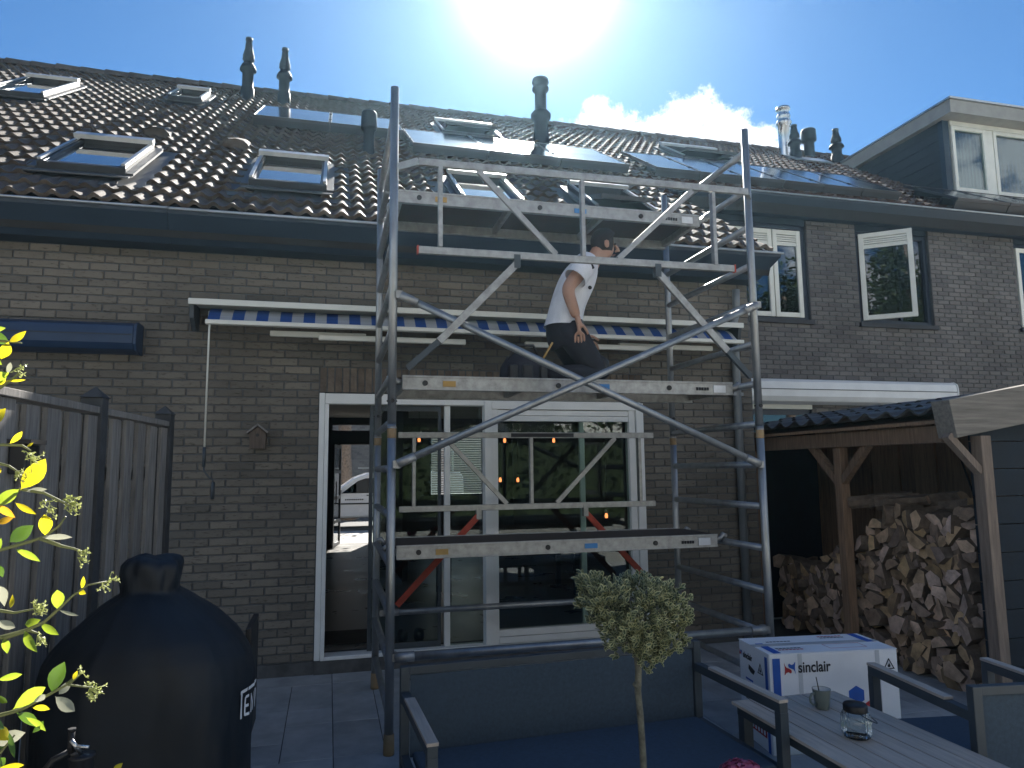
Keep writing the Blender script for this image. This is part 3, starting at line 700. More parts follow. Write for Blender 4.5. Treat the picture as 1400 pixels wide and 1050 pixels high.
B().box(CG[0], CG[1], YR-.01, YR+.2, 2.303, 2.37).build('lintel', M['cream'], fg)
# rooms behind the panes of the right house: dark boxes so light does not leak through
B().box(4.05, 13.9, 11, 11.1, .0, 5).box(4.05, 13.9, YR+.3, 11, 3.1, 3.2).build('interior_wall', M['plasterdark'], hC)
B().box(3.99, 14, 14.8, 15.0, 0, 5.6).build('street_wall', M['mortar'], hC)
B().box(-6, -1.3, 14.8, 15.0, 0, 5.6).build('street_wall', M['mortar'], hA)
for hs, xa in ((hA, -6.03), (hC, 14.03)):
    yw = MY if hs is hA else YR+.01
    B().prism([(xa, yw, 0), (xa, 15, 0), (xa, 15, 5.7), (xa, 12.08, 7.6), (xa, yw, 3.4 if hs is hA else 5)], (.1, 0, 0)).build('gable_wall', M['mortar'], hs)

# ------------------------------------------------------------------ sliding doors and rooms of the middle house
FY = D-.012
fr = B()
fr.box(-.088, -.045, FY, D+.10, .1, 2.175).box(-.043, -.012, FY-.012, D+.08, .1, 2.085)
fr.box(-.043, 2.70, FY+.004, D+.10, 2.088, 2.172).box(-.043, 2.70, FY-.01, D+.12, .098, .128)
dfr = fr.build('sliding_door_frame', M['white'], hB, bevel=.004)
fb = B().box(.93, .978, D+.03, D+.08, .13, 2.085).build('sliding_leaf', M['white'], hB, bevel=.004)
B().box(.315, .345, D+.055, D+.085, .13, 2.085).box(.345, .88, D+.056, D+.084, .13, .175).box(.345, .88, D+.056, D+.084, 2.04, 2.085).box(.88, .905, D+.055, D+.085, .13, 2.085).build('leaf_profile', M['graym'], fb)
B().box(.347, .878, D+.066, D+.074, .178, 2.038).build('pane', M['glass'], fb)
B().box(.98, 1.255, D+.066, D+.074, .13, 2.085).build('pane', M['glass'], fb)
rf_ = B().box(1.258, 1.318, FY-.045, D+.06, .13, 2.12).box(1.32, 1.372, FY-.03, D+.05, .13, 2.085).box(2.565, 2.625, FY-.03, D+.05, .13, 2.085).box(2.63, 2.70, FY-.045, D+.06, .13, 2.12)
rf_.box(1.32, 2.628, FY-.045, D+.055, 2.055, 2.12).box(1.374, 2.563, FY-.028, D+.048, 1.955, 2.0).box(1.374, 2.563, FY-.026, D+.046, 2.004, 2.05).box(1.374, 2.563, FY-.03, D+.05, .135, .185).box(1.374, 2.563, FY-.022, D+.045, .189, .24)
lf2 = rf_.build('sliding_leaf', M['white'], hB, bevel=.003)
B().box(1.374, 2.563, D+.0, D+.008, .242, 1.953).build('pane', M['glass'], lf2)
B().box(2.145, 2.19, D+.085, D+.12, .13, 2.06).build('inner_stile', M['white'], hB)
B().box(1.37, 2.55, D-.035, D-.005, 1.958, 1.998).build('screen_cassette', M['white'], lf2)
# shell of the rooms
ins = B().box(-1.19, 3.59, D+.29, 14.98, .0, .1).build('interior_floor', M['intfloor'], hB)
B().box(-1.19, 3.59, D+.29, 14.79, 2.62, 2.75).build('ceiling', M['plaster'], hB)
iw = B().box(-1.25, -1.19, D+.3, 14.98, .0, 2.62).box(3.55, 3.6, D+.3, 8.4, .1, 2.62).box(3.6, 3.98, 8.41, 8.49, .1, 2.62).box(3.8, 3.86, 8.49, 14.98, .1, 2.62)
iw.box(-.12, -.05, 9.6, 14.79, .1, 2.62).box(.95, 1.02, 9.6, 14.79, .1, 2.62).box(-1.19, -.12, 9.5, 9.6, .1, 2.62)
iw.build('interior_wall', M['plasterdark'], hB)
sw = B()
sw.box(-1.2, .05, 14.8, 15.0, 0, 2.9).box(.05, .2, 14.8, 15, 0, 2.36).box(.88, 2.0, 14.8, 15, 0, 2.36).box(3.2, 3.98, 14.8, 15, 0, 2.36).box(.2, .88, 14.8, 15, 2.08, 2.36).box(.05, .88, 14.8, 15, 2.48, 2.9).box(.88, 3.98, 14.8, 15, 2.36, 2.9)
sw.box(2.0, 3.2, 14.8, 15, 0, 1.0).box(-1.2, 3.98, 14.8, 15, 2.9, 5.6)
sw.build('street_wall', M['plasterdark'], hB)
wi = frame_rect(B(), 2.0, 3.2, 14.86, 14.94, 1.0, 2.36, .05).build('street_window', M['navy'], hB)
for k in range(26):
    z = 1.08+k*.048
    B().obox((2.6, 14.83, z), (1,0,0), (0,.8,.6), (0,-.6,.8), .54, .022, .0012).build('blind_slat', M['black'], wi)
# opened front door of black steel and glass
dr = B(); a, b_ = Vector((.215, 14.9, 0)), Vector((.07, 14.02, 0)); ed = (b_-a).normalized(); wd_ = (b_-a).length
nn = Vector((-ed.y, ed.x, 0))
def door_ob(bb, u0, u1, z0, z1, t=.02): bb.obox(a+ed*((u0+u1)/2)+Vector((0,0,(z0+z1)/2)), ed, nn, (0,0,1), (u1-u0)/2, t, (z1-z0)/2)
door_ob(dr, 0, .07, .11, 2.06); door_ob(dr, wd_-.07, wd_, .11, 2.06)
for z in (.11, .55, 1.0, 1.5, 2.0): door_ob(dr, .07, wd_-.07, z, z+.06, .018)
fd = dr.build('front_door', M['black'], hB)
gb = B(); door_ob(gb, .07, wd_-.07, .17, 2.0, .003); gb.build('pane', M['glass'], fd)
B().tube(a+ed*(wd_-.09)+nn*.05+Vector((0,0,.95)), a+ed*(wd_-.09)+nn*.05+Vector((0,0,1.35)), .012).build('handle', M['black'], fd)
B().box(-.6, 1.6, 15.003, 16.6, 2.62, 2.74).build('sun_block_canopy', M['fascia'], hB)  # unseen canopy added to keep the sun off the hall floor
B().box(-.25, .45, D+.45, 6.85, .1, .112).build('doormat', M['black'], hB)
for xx in (.62, .76):   # slippers inside the glass
    s = B(); n = 10
    prf = [(0, .0), (.035, .02), (.045, .05), (.043, .09), (.03, .115), (0, .12)]
    s.lathe(prf, (xx, 6.22, .1), 12, 1, 1.9); o = s.build('slipper', M['black']); tag(o, 'black slipper standing on the floor behind the glass door', 'slipper', 'pair of slippers')
# small warm lamps hanging in the living room
M['bulb'] = emis('warm filament', (1, .25, .08), .9)
for px, py, Y in ((573, 601, 9.0), (690, 602, 9.0), (757, 602, 9.0), (684, 656, 9.4), (708, 656, 9.4), (829, 705, 8.2)):
    p = onY(px, py, Y)
    t = thing('pendant_lamp', p, 'small pendant lamp with orange glowing filament behind the glass doors', 'lamp', 'glowing lamps in the living room')
    B().lathe([(0, -.03), (.016, -.028), (.02, 0), (.012, .03), (0, .035)], p, 10).build('bulb', M['bulb'], t)
    B().tube(p+Vector((0,0,.035)), (p.x, p.y, 2.62), .003, n=6).tube(p+Vector((0,0,.03)), p+Vector((0,0,.07)), .014, n=8).build('cord', M['black'], t)
# dining table inside
t = thing('dining_table', (2.0, 8.3, .1), 'dark dining table standing in the living room behind the doors', 'table')
B().box(1.2, 2.9, 7.9, 8.8, .82, .86).build('tabletop', M['plasterdark'], t, bevel=.004)
for xx in (1.3, 2.8):
    for yy in (8.0, 8.7): B().box(xx-.03, xx+.03, yy-.03, yy+.03, .1, .82).build('leg', M['black'], t)

# ------------------------------------------------------------------ street side
def van():
    t = thing('parked_van', (2.6, 20.2, .0), 'white delivery van parked in the sunlit street beyond the open front door', 'van')
    M['vanpaint'] = mat('white van paint', (.78,.80,.83), .25, var=.03, coat=.6)
    x0 = -.8; k_ = .85
    prof = [(0,.36),(-.02,.6),(.05,.85),(.75,1.02),(1.45,1.60),(1.8,1.75),(2.6,1.80),(4.3,1.78),(4.42,1.6),(4.45,.6),(4.4,.36)]
    B().prism([(x0+x, 19.65, z*k_) for x, z in prof], (0, 1.6, 0)).build('body', M['vanpaint'], t, bevel=.05)
    wn_ = [(1.12,1.12),(1.55,1.50),(1.75,1.58),(2.35,1.60),(2.35,1.12)]
    B().prism([(x0+x, 19.638, z*k_) for x, z in wn_], (0, .01, 0)).build('side_window', glass_mat('van glass', (.08,.1,.1), refl=2), t)
    B().box(x0+.05, x0+4.4, 19.625, 19.645, .66, .695).build('door_moulding', M['black'], t)
    B().box(x0+1.78, x0+1.96, 19.615, 19.64, .88, .905).build('door_handle', M['black'], t)
    B().box(x0+.95, x0+1.12, 19.5, 19.64, .95, 1.07).build('mirror', M['black'], t, bevel=.02)
    for k in range(9): B().box(x0+1.22+k*.055, x0+1.22+k*.055+.034, 19.636, 19.642, .77, .80).build('lettering', M['ink'], t)
    for xx in (.7, 3.6):
        w_ = B().tube((x0+xx, 19.62, .3), (x0+xx, 19.85, .3), .30, n=24).build('wheel', M['black'], t)
        B().tube((x0+xx, 19.60, .3), (x0+xx, 19.64, .3), .19, n=16).build('rim', M['zinc'], w_)
    B().box(x0+1.55, x0+4.0, 19.75, 19.8, 1.60, 1.64).build('roof_bar', M['zinc'], t)
van()
def trunk_tree(name, x, y, h, r, label, lm, seed=1, crown_r=2.2, crown_z=5, n=2500, leaf=.12, group=None):
    rr = random.Random(seed); t = thing(name, (x, y, 0), label, 'tree', group)
    pts = []; rad = []
    for i in range(7):
        f_ = i/6; pts.append((x+.12*math.sin(f_*5+seed), y+.1*math.cos(f_*4), h*f_)); rad.append(r*(1-.6*f_)*(1.25 if i == 0 else 1))
    b = B().path(pts, rad, 10)
    clumps = []
    for k in range(11):
        a = rr.uniform(0, 6.28); z = crown_z+rr.uniform(-.45, .7)*crown_r*.9; q = rr.uniform(.3, .85)*crown_r
        e = Vector((x+q*math.cos(a), y+q*math.sin(a), z)); s = Vector(pts[rr.choice((3, 4, 5))])
        m_ = (s+e)/2+Vector((0, 0, .2)); b.path([s, m_, e], [r*.3, r*.2, r*.06], 6); clumps.append((e, crown_r*rr.uniform(.28, .5)))
    b.build('trunk', M['bark'], t)
    c = B()
    for k in range(n):
        e, q = rr.choice(clumps); d = Vector((rr.gauss(0, 1), rr.gauss(0, 1), rr.gauss(0, .8))).normalized()*q*rr.random()**.35
        p = e+d; u = Vector((rr.gauss(0,1), rr.gauss(0,1), rr.gauss(0,.6))).normalized(); v = u.cross(Vector((rr.gauss(0,1), rr.gauss(0,1), 1))).normalized(); l = leaf*rr.uniform(.6, 1.3)
        c.add([p-u*l*.5, p+v*l*.28, p+u*l*.5, p-v*l*.28], [(0,1,2,3)])
    c.build('crown', lm, t); return t
M['leaf_tree'] = leaf_mat('tree leaf', (.025,.05,.018), (.055,.09,.03), .5, .35)
trunk_tree('street_tree', .55, 23.4, 6.5, .3, 'thick barked street tree behind the white van', M['leaf_tree'], 3, 2.6, 6.3, 2500, .22)
# trees at the foot of the gardens, mirrored in the upper windows of the right house
for i, (x, y, h, cr, cz, ds) in enumerate(((13.8, -2.5, 7, 2.4, 6.2, 'tall loose tree mirrored in the window beside the dark gutter end'), (20, -4.8, 9, 3.2, 7.4, 'broad dense tree mirrored in the window with the opened casement'), (26, -6.5, 8, 2.8, 6.2, 'tree mirrored in the window at the far end of the right house'))):
    trunk_tree('garden_tree', x, y, h, .2, ds, M['leaf_tree'], 20+i, cr, cz, 6500, .2)
def hedge(x0, x1, y0, y1, h_, label, seed):
    rr_ = random.Random(seed); t = thing('garden_hedge', ((x0+x1)/2, (y0+y1)/2, 0), label, 'hedge'); c = B()
    for k in range(9000):
        p = Vector((rr_.uniform(x0, x1), rr_.choice((y0, y1, rr_.uniform(y0, y1)))+rr_.gauss(0, .06), 0)); p.z = h_*rr_.random()**.7+rr_.gauss(0, .05)
        u_ = Vector((rr_.gauss(0,1), rr_.gauss(0,1), rr_.gauss(0,.7))).normalized(); v_ = u_.cross(Vector((rr_.gauss(0,1), .3, 1))).normalized(); l = rr_.uniform(.12, .26)
        c.add([p-u_*l*.5, p+v_*l*.3, p+u_*l*.5, p-v_*l*.3], [(0,1,2,3)])
    c.build('foliage', M['leaf_tree'], t); B().box(x0+.1, x1-.1, y0+.15, y1-.15, 0, h_-.25).build('inner_branches', M['leaf_tree'], t)
M['render'] = mat('white sun bounce wall', (.74,.73,.70), .9, var=.06, scale=3, world=True)  # for unseen white houses, added to throw sunlight back onto the shaded facade
for i, (xa, xb, ds) in enumerate(((-19.5, -6.2, 'unseen white house added to bounce sunlight, behind the board fence side'), (-6, 8, 'unseen white house added to bounce sunlight, opposite the sliding doors'), (8.2, 22, 'unseen white house added to bounce sunlight, opposite the firewood store'))):
    t = thing('sun_bounce_house', ((xa+xb)/2, -20, 0), ds, 'house', 'unseen white houses added to bounce sunlight')
    B().box(xa, xb, -26, -18, 0, 6).build('wall', M['render'], t)
    B().prism([(xa-.05, -17.5, 5.9), (xa-.05, -22, 9.2), (xa-.05, -26.5, 5.9)], (xb-xa+.1, 0, 0)).build('roof', M['tile'], t)
    for k in range(4):
        xx = xa+.9+k*(xb-xa)/4
        for z0 in (.9, 3.7):
            w_ = frame_rect(B(), xx, xx+1.5, -18.03, -17.95, z0, z0+1.4, .08).build('window', M['cream'], t); B().box(xx+.08, xx+1.42, -17.99, -17.97, z0+.08, z0+1.32).build('pane', M['skyglass'], w_)
hedge(-14, 14, -10.2, -9.2, 2.9, 'clipped hedge at the foot of the garden mirrored in the sliding doors', 4)
for i, (x, y, h, cr, cz) in enumerate(((-10, -13, 6.5, 2.6, 4.6), (-4.5, -11.5, 12, 3.6, 8.6), (3.5, -13.5, 6, 2.6, 4.5), (9, -14, 6.5, 2.6, 4.8), (-15, -12, 6.5, 2.6, 4.6))):
    trunk_tree('garden_tree', x, y, h, .2, ('tree behind the hedge opposite the blue awning', 'tree behind the hedge opposite the birdhouse', 'tree behind the hedge opposite the sliding doors', 'tree behind the hedge opposite the firewood store', 'tree beyond the board fence side of the hedge')[i], M['leaf_tree'], 40+i, cr, cz, 6500, .28)
t = thing('opposite_house', (2, 31, 0), 'grey brown brick house across the street behind the van', 'house')
B().box(-9, 13, 30, 38, 0, 5.6).build('wall', M['brickC'], t)
B().prism([(-9.3, 29.5, 5.4), (-9.3, 34, 9), (-9.3, 38.5, 5.4)], (22.6, 0, 0)).build('roof', M['tile'], t)
for xx in (-6, -2.2, 3.4, 7.2):
    for z0 in (.9, 3.3):
        w_ = frame_rect(B(), xx, xx+1.7, 29.95, 30.03, z0, z0+1.5, .08).build('window', M['cream'], t); B().box(xx+.08, xx+1.62, 29.97, 29.99, z0+.08, z0+1.42).build('pane', M['skyglass'], w_)

# ------------------------------------------------------------------ awnings, birdhouse on the walls
aw = thing('awning', (1.28, D, 2.7), 'retracted awning with blue and white striped cloth above the sliding doors', 'awning')
M['awnmetal'] = mat('cream awning metal', (.68,.68,.63), .45, .1, var=.06)
B().box(-1.04, 3.60, 5.60, D-.003, 2.825, 2.838).box(-1.04, 3.60, 5.585, 5.60, 2.792, 2.838).build('hood', M['awnmetal'], aw, bevel=.004)
st_ = bpy.data.materials.new('striped awning cloth'); st_.use_nodes = True; tn = st_.node_tree; ns, lk = tn.nodes, tn.links.new
p_ = ns['Principled BSDF']; p_.inputs['Roughness'].default_value = .9
ge = ns.new('ShaderNodeNewGeometry'); sx_ = ns.new('ShaderNodeSeparateXYZ'); lk(ge.outputs['Position'], sx_.inputs[0])
md = ns.new('ShaderNodeMath'); md.operation = 'PINGPONG'; md.inputs[1].default_value = .086; lk(sx_.outputs[0], md.inputs[0])
gt = ns.new('ShaderNodeMath'); gt.operation = 'GREATER_THAN'; gt.inputs[1].default_value = .043; lk(md.outputs[0], gt.inputs[0])
mxx = ns.new('ShaderNodeMixRGB'); mxx.inputs[1].default_value = (.025,.10,.36,1); mxx.inputs[2].default_value = (.5,.52,.55,1); lk(gt.outputs[0], mxx.inputs[0])
nzz = ns.new('ShaderNodeTexNoise'); nzz.inputs['Scale'].default_value = 9; nzz.inputs['Detail'].default_value = 6
mq = ns.new('ShaderNodeMixRGB'); mq.blend_type = 'MULTIPLY'; mq.inputs[0].default_value = .55; lk(mxx.outputs[0], mq.inputs[1]); lk(nzz.outputs['Fac'], mq.inputs[2]); lk(mq.outputs[0], p_.inputs['Base Color'])
cb = B(); pf = [(5.80,2.80),(5.72,2.79),(5.66,2.755),(5.60,2.70),(5.555,2.662),(5.53,2.64)]
n = 46; vs = [(-.90+4.42*k/n, y, z+.004*math.sin(k*1.7+i)) for i, (y, z) in enumerate(pf) for k in range(n+1)]
cb.add(vs, [(r*(n+1)+k, r*(n+1)+k+1, (r+1)*(n+1)+k+1, (r+1)*(n+1)+k) for r in range(len(pf)-1) for k in range(n)], True)
cb.build('cloth', st_, aw)
B().tube((-.92, 5.76, 2.745), (3.54, 5.76, 2.745), .038, n=14).build('roller', M['awnmetal'], aw)
B().box(-.90, 3.53, 5.48, 5.535, 2.628, 2.662).build('front_bar', M['awnmetal'], aw, bevel=.006)
for x0, x1, yy, zz in ((-.46, .26, 5.62, 2.60), (-.1, 1.05, 5.58, 2.575), (1.55, 2.7, 5.58, 2.575), (2.4, 3.3, 5.62, 2.60)):
    B().box(x0, x1, yy, yy+.035, zz-.022, zz+.022).build('folding_arm', M['awnmetal'], aw, bevel=.006)
for xe in (-1.035, 3.565): B().prism([(xe, D-.003, 2.82), (xe, 5.61, 2.82), (xe, 5.64, 2.70), (xe, 5.76, 2.62), (xe, D-.003, 2.64)], (.03, 0, 0)).build('end_plate', M['graym'], aw)
cr_ = B().path([(-.87, 5.5, 2.63), (-.872, 5.5, 2.59), (-.875, 5.52, 1.72)], .007, 8).build('crank_rod', M['awnmetal'], aw)
B().path([(-.875, 5.52, 1.60), (-.872, 5.52, 1.56), (-.83, 5.5, 1.51), (-.81, 5.5, 1.50), (-.805, 5.5, 1.46)], .006, 8).tube((-.875, 5.52, 1.73), (-.875, 5.52, 1.59), .012, n=8).tube((-.805, 5.5, 1.48), (-.805, 5.5, 1.36), .013, n=8).build('handle', M['graym'], cr_)
a2 = thing('awning', (-2.9, D, 2.55), 'closed dark blue awning cassette on the wall behind the fence', 'awning')
M['bluemetal'] = mat('dark blue cassette', (.02,.045,.10), .4, .1, var=.12)
def cassette(t, x0, x1, y1, z0, z1, dep, m, m2):
    hh = z1-z0
    pl = [(y1, z1), (y1-dep*.7, z1), (y1-dep*.95, z1-hh*.12), (y1-dep, z1-hh*.4), (y1-dep*.98, z0+hh*.28), (y1-dep*.8, z0+hh*.08), (y1-dep*.3, z0), (y1, z0)]
    b = B().prism([(x0, y, z) for y, z in pl], (x1-x0, 0, 0)); b.build('cassette', m, t, bevel=.008)
    B().box(x0+.01, x1-.01, y1-dep-.006, y1-dep+.01, z0+hh*.55, z0+hh*.58).build('seam', m2, t)
    for xe in (x0-.022, x1+.002):
        B().prism([(xe, y+(-.008 if y < y1-.01 else 0), z+(.006 if z > (z0+z1)/2 else -.006)) for y, z in pl], (.02, 0, 0)).build('end_cap', m, t, bevel=.004)
cassette(a2, -5.2, -1.42, D-.004, 2.44, 2.66, .2, M['bluemetal'], M['navy'])
a3 = thing('awning', (6.9, YR, 2.5), 'closed white awning cassette on the grey brown wall above the wood store', 'awning')
cassette(a3, 5.2, 8.42, YR-.004, 2.36, 2.68, .24, M['white'], M['graym'])
M['wood_bird'] = mat('grey brown birdhouse wood', (.11,.085,.068), .9, var=.35, scale=8, bump=.3, stretch=(9,9,.7))
bh = thing('birdhouse', (-.54, D-.06, 1.72), 'small wooden birdhouse with pitched roof on the brick wall', 'birdhouse')
B().prism([(-.595, D-.11, 1.725), (-.485, D-.11, 1.725), (-.478, D-.11, 1.845), (-.54, D-.11, 1.895), (-.602, D-.11, 1.845)], (0, .105, 0)).build('box', M['wood_bird'], bh)
for s in (-1, 1):
    B().obox((-.54+s*.037, D-.062, 1.880), Vector((s*.78, 0, -.62)), (0,1,0), Vector((s*.62, 0, .78)), .052, .07, .006).build('roof_board', M['wood_old'], bh)
B().tube((-.54, D-.112, 1.83), (-.54, D-.106, 1.83), .013, n=12).build('entrance_shade', M['black'], bh)  # black disc coloured as the shade inside the entrance

# ------------------------------------------------------------------ solar panels
TL = R(-2.2)
def panel_at(x0, x1, s0, s1, off, label, group, tilt=TL):
    t = thing('solar_panel', rp((x0+x1)/2, s0, off), label, 'solar panel', group)
    e2 = (ES*math.cos(tilt)+EN*math.sin(tilt)); n2 = (EN*math.cos(tilt)-ES*math.sin(tilt))
    w, l = (x1-x0)/2, (s1-s0)/2; c = rp((x0+x1)/2, s0, off)+e2*l
    f = B(); k = .014
    for sg in (-1, 1):
        f.obox(c+EX*(w-k/2)*sg, EX, e2, n2, k/2, l, .02); f.obox(c+e2*(l-k/2)*sg, EX, e2, n2, w-k, k/2, .0199)
    f.obox(c-n2*.012, EX, e2, n2, w-k, l-k, .004)
    f.build('frame', M['panelframe'], t)
    g_ = B().obox(Vector((0,0,0)), EX, e2, n2, w-k, l-k, .003)
    o = g_.build('cells', M['panel']); o.parent = t; o.location = c+n2*.012-WL[t.name]
    # object axes lie in the panel
    me = o.data; mt = Matrix((EX, e2, n2)); me.transform(mt.to_4x4()); o.rotation_euler = mt.transposed().to_euler()
    rls = [B().obox(rp((x0+x1)/2, s0+(s1-s0)*q, off*.42), EX, ES, EN, w, .02, off*.28) for q in (.25, .75)]
    for e_ in rls: e_.build('mounting_rail', M['black'], t)
    B().obox(rp((x0+x1)/2, s0+.02, off*.42), EX, ES, EN, w, .008, off*.42).build('gap_shade', M['black'], t)  # black strip stands for the shaded gap under the panel edge
    for xx in (x0, x1):
        for q in (.25, .75): B().obox(c+EX*((x0 if xx == x0 else x1)-(x0+x1)/2)+e2*(l*(2*q-1))+n2*.02, EX, e2, n2, .012, .02, .008).build('clamp', M['black'], t)
M['panelframe'] = mat('panel frame', (.05,.05,.055), .4, .6, var=.1)
for i in range(2): panel_at(-1.01+i*.94, -1.01+i*.94+.925, 4.15, 5.68, .1, 'solar panel beside the capped vent pipe, second from the twin black flues' if i else 'solar panel below the twin black flues, its end away from the scaffold', 'pair of panels below the twin flues')
for i in range(3): panel_at(.90+i*.94, .90+i*.94+.925, 3.22, 4.78, .1, ('solar panel of three above the scaffold, end one beside the pair', 'middle solar panel of three above the scaffold, glaring in the sun', 'solar panel of three above the scaffold, end one beyond the tall flue')[i], 'three panels above the scaffold', tilt=R(-2.1))
for i in range(6): panel_at(4.10+i*.645, 4.10+i*.645+.635, 3.25, 4.60, .1, ('solar panel in the row of six, end one beside the lower roof', 'second solar panel of the row of six from the lower roof', 'third solar panel of the row of six from the lower roof', 'fourth solar panel of the row of six from the lower roof', 'fifth solar panel of the row of six from the lower roof', 'sixth solar panel of the row of six, end one towards the dormer')[i], 'row of six panels over the set back wall', tilt=R(-1))
for i in range(4): panel_at(8.62+i*.95, 8.62+i*.95+.935, 2.90, 4.0, .16, ('solar panel under the dormer, end one beside the bare tiles', 'second solar panel under the dormer windows', 'third solar panel under the dormer windows', 'fourth solar panel under the dormer windows')[i], 'panels under the dormer', tilt=R(-3))

# ------------------------------------------------------------------ scaffold tower
SX0, SX1, SY0, SY1 = .345, 2.757, 4.155, 5.39
sf = thing('scaffold_tower', ((SX0+SX1)/2, (SY0+SY1)/2, 0), 'aluminium scaffold tower standing on the patio before the sliding doors', 'scaffold')
RZ = [.21+.27*k for k in range(14)]
for X in (SX0, SX1):
    for Y in (SY0, SY1):
        b = B().tube((X, Y, .10), (X, Y, 1.83), .0255, n=16).tube((X, Y, 1.815), (X, Y, 3.88), .0255, n=16).tube((X, Y, 1.79), (X, Y, 1.80), .028, n=16)
        p = b.build('post', M['alu'], sf)
        B().lathe([(0, 0), (.03, 0), (.031, .02), (.029, .11), (.0, .11)], (X, Y, 0), 16).build('rubber_foot', M['tan'], p)
        B().lathe([(.0262, 1.735), (.0270, 1.737), (.0270, 1.80), (.0262, 1.802)], (X, Y, 0), 16).build('tape_band', M['tan'], p)
        B().tube((X-.03, Y, 1.95), (X+.03, Y, 1.95), .006, n=6).tube((X, Y-.033, 1.95), (X, Y-.02, 1.95), .012, n=8).build('locking_pin', M['black'], p)
    for z in RZ:
        B().tube((X, SY0+.02, z), (X, SY1-.02, z), .0225, n=12).build('rung', M['alu'], sf)
def brace(p0, p1, r=.022, name='diagonal_brace', m='alu'):
    p0, p1 = Vector(p0), Vector(p1); o = B().tube(p0, p1, r, n=14).build(name, M[m], sf)
    d = (p1-p0).normalized()
    for q, sg in ((p0, 1), (p1, -1)):
        B().tube(q-d*.05*sg, q+d*.06*sg, r*1.18, n=12).obox(q-d*.055*sg+Vector((0, .02, 0)), (1,0,0), (0,1,0), (0,0,1), .02, .03, .022).build('claw', M['alu2'], o)
brace((.43, SY0-.035, 2.555), (2.68, SY0-.03, 1.585))
brace((.42, SY0-.05, 1.605), (2.70, SY0-.06, 2.60))
brace((.42, SY0-.012, .515), (2.67, SY0-.012, .515), .025, 'horizontal_brace')
brace((.45, SY1+.01, .52), (2.67, SY1+.01, .52), .022, 'horizontal_brace')
def platform(y0, z1, ends=True):
    x0, x1 = .40, 2.70; w_ = .60; h_ = .088
    pl = B().box(x0, x1, y0+.03, y0+w_-.03, z1-.018, z1-.004).build('platform', M['ply'], sf)
    for yy in (y0, y0+w_-.03):
        bm = B().box(x0+.02, x1-.02, yy, yy+.03, z1-h_, z1).box(x0+.02, x1-.02, yy-.006, yy, z1-.012, z1+.002).box(x0+.02, x1-.02, yy-.006, yy, z1-h_, z1-h_+.01)
        o = bm.build('side_beam', M['alu2'], pl, bevel=.002)
    for xx in (x0+.02, x0+.8, x0+1.5, x1-.05): B().box(xx, xx+.03, y0+.03, y0+w_-.03, z1-.07, z1-.019).build('cross_beam', M['alu2'], pl)
    for xx, sg in ((x0+.02, -1), (x1-.02, 1)):
        for yy in (y0+.03, y0+w_-.03):
            B().path([(xx, yy, z1-.04), (xx+sg*.04, yy, z1-.03), (xx+sg*.06, yy, z1-.005), (xx+sg*.085, yy, z1-.02)], .018, 8).build('hook', M['alu2'], pl)
    hl = B()
    for xx in (x0+.16, x0+1.02, x0+1.80): hl.tube((xx, y0-.0075, z1-.045), (xx, y0+.001, z1-.045), .017, n=14)
    hl.build('hole_shade', M['black'], pl)  # flat black discs colour in the shade of the beam holes
    B().box(x0+.27, x0+.35, y0-.0085, y0-.001, z1-.065, z1-.03).build('sticker', M['sticker_o'], pl)
    B().box(x0+1.28, x0+1.37, y0-.0085, y0-.001, z1-.062, z1-.030).build('sticker', M['sticker'], pl)
    B().box(x1-.17, x1-.08, y0-.0085, y0-.001, z1-.072, z1-.022).build('rating_plate', M['print_white'], pl)
    for k in range(5): B().box(x1-.30+k*.02, x1-.287+k*.02, y0-.0082, y0-.001, z1-.058, z1-.038).build('stamp', M['ink'], pl)
    return pl
platform(4.62, 1.075); platform(4.33, 2.125); platform(4.68, 3.445)
def rect_rail(p0, p1, parent, name='rail', w_=.028, h_=.045, m='alu2'):
    return B().bar(p0, p1, w_, h_).build(name, M[m], parent, bevel=.003)
# guard frame on the garden side, upper level
gy = SY0-.055
gf = rect_rail((.485, gy, 3.395), (2.72, gy, 3.405), sf, 'guard_frame')
B().bar((.485, gy, 3.395), (.37, gy+.05, 3.37), .028, .045).bar((2.72, gy, 3.405), (2.76, gy+.04, 3.39), .03, .05).build('end_claw', M['alu2'], gf)
rect_rail((.487, gy, 2.848), (2.587, gy, 2.86), gf, 'lower_rail')
B().box(.478, .487, gy-.016, gy+.016, 2.822, 2.874).box(2.587, 2.596, gy-.016, gy+.016, 2.834, 2.886).build('end_plug', M['orange'], gf)
for xx in (.617, 1.525, 2.45): rect_rail((xx, gy, 2.873), (xx, gy, 3.374), gf, 'upright', .026, .042)
rect_rail((.85, gy-.003, 3.374), (1.345, gy-.003, 2.873), gf, 'strut', .022, .036); rect_rail((2.30, gy-.003, 3.374), (1.76, gy-.003, 2.873), gf, 'strut', .022, .036)
for xa, xb in ((1.09, .43), (2.03, 2.69)):
    o = rect_rail((xa, gy-.004, 2.80), (xb+(.18 if xb < xa else -.18), gy-.002, 2.30), gf, 'leg_strut', .026, .045)
    B().bar((xb+(.18 if xb < xa else -.18), gy, 2.30), (xb, gy+.03, 2.14), .022, .036).build('leg_end', M['graym'], gf); B().box(xa-.02, xa+.02, gy-.02, gy+.02, 2.77, 2.855).build('hinge', M['graym'], gf)
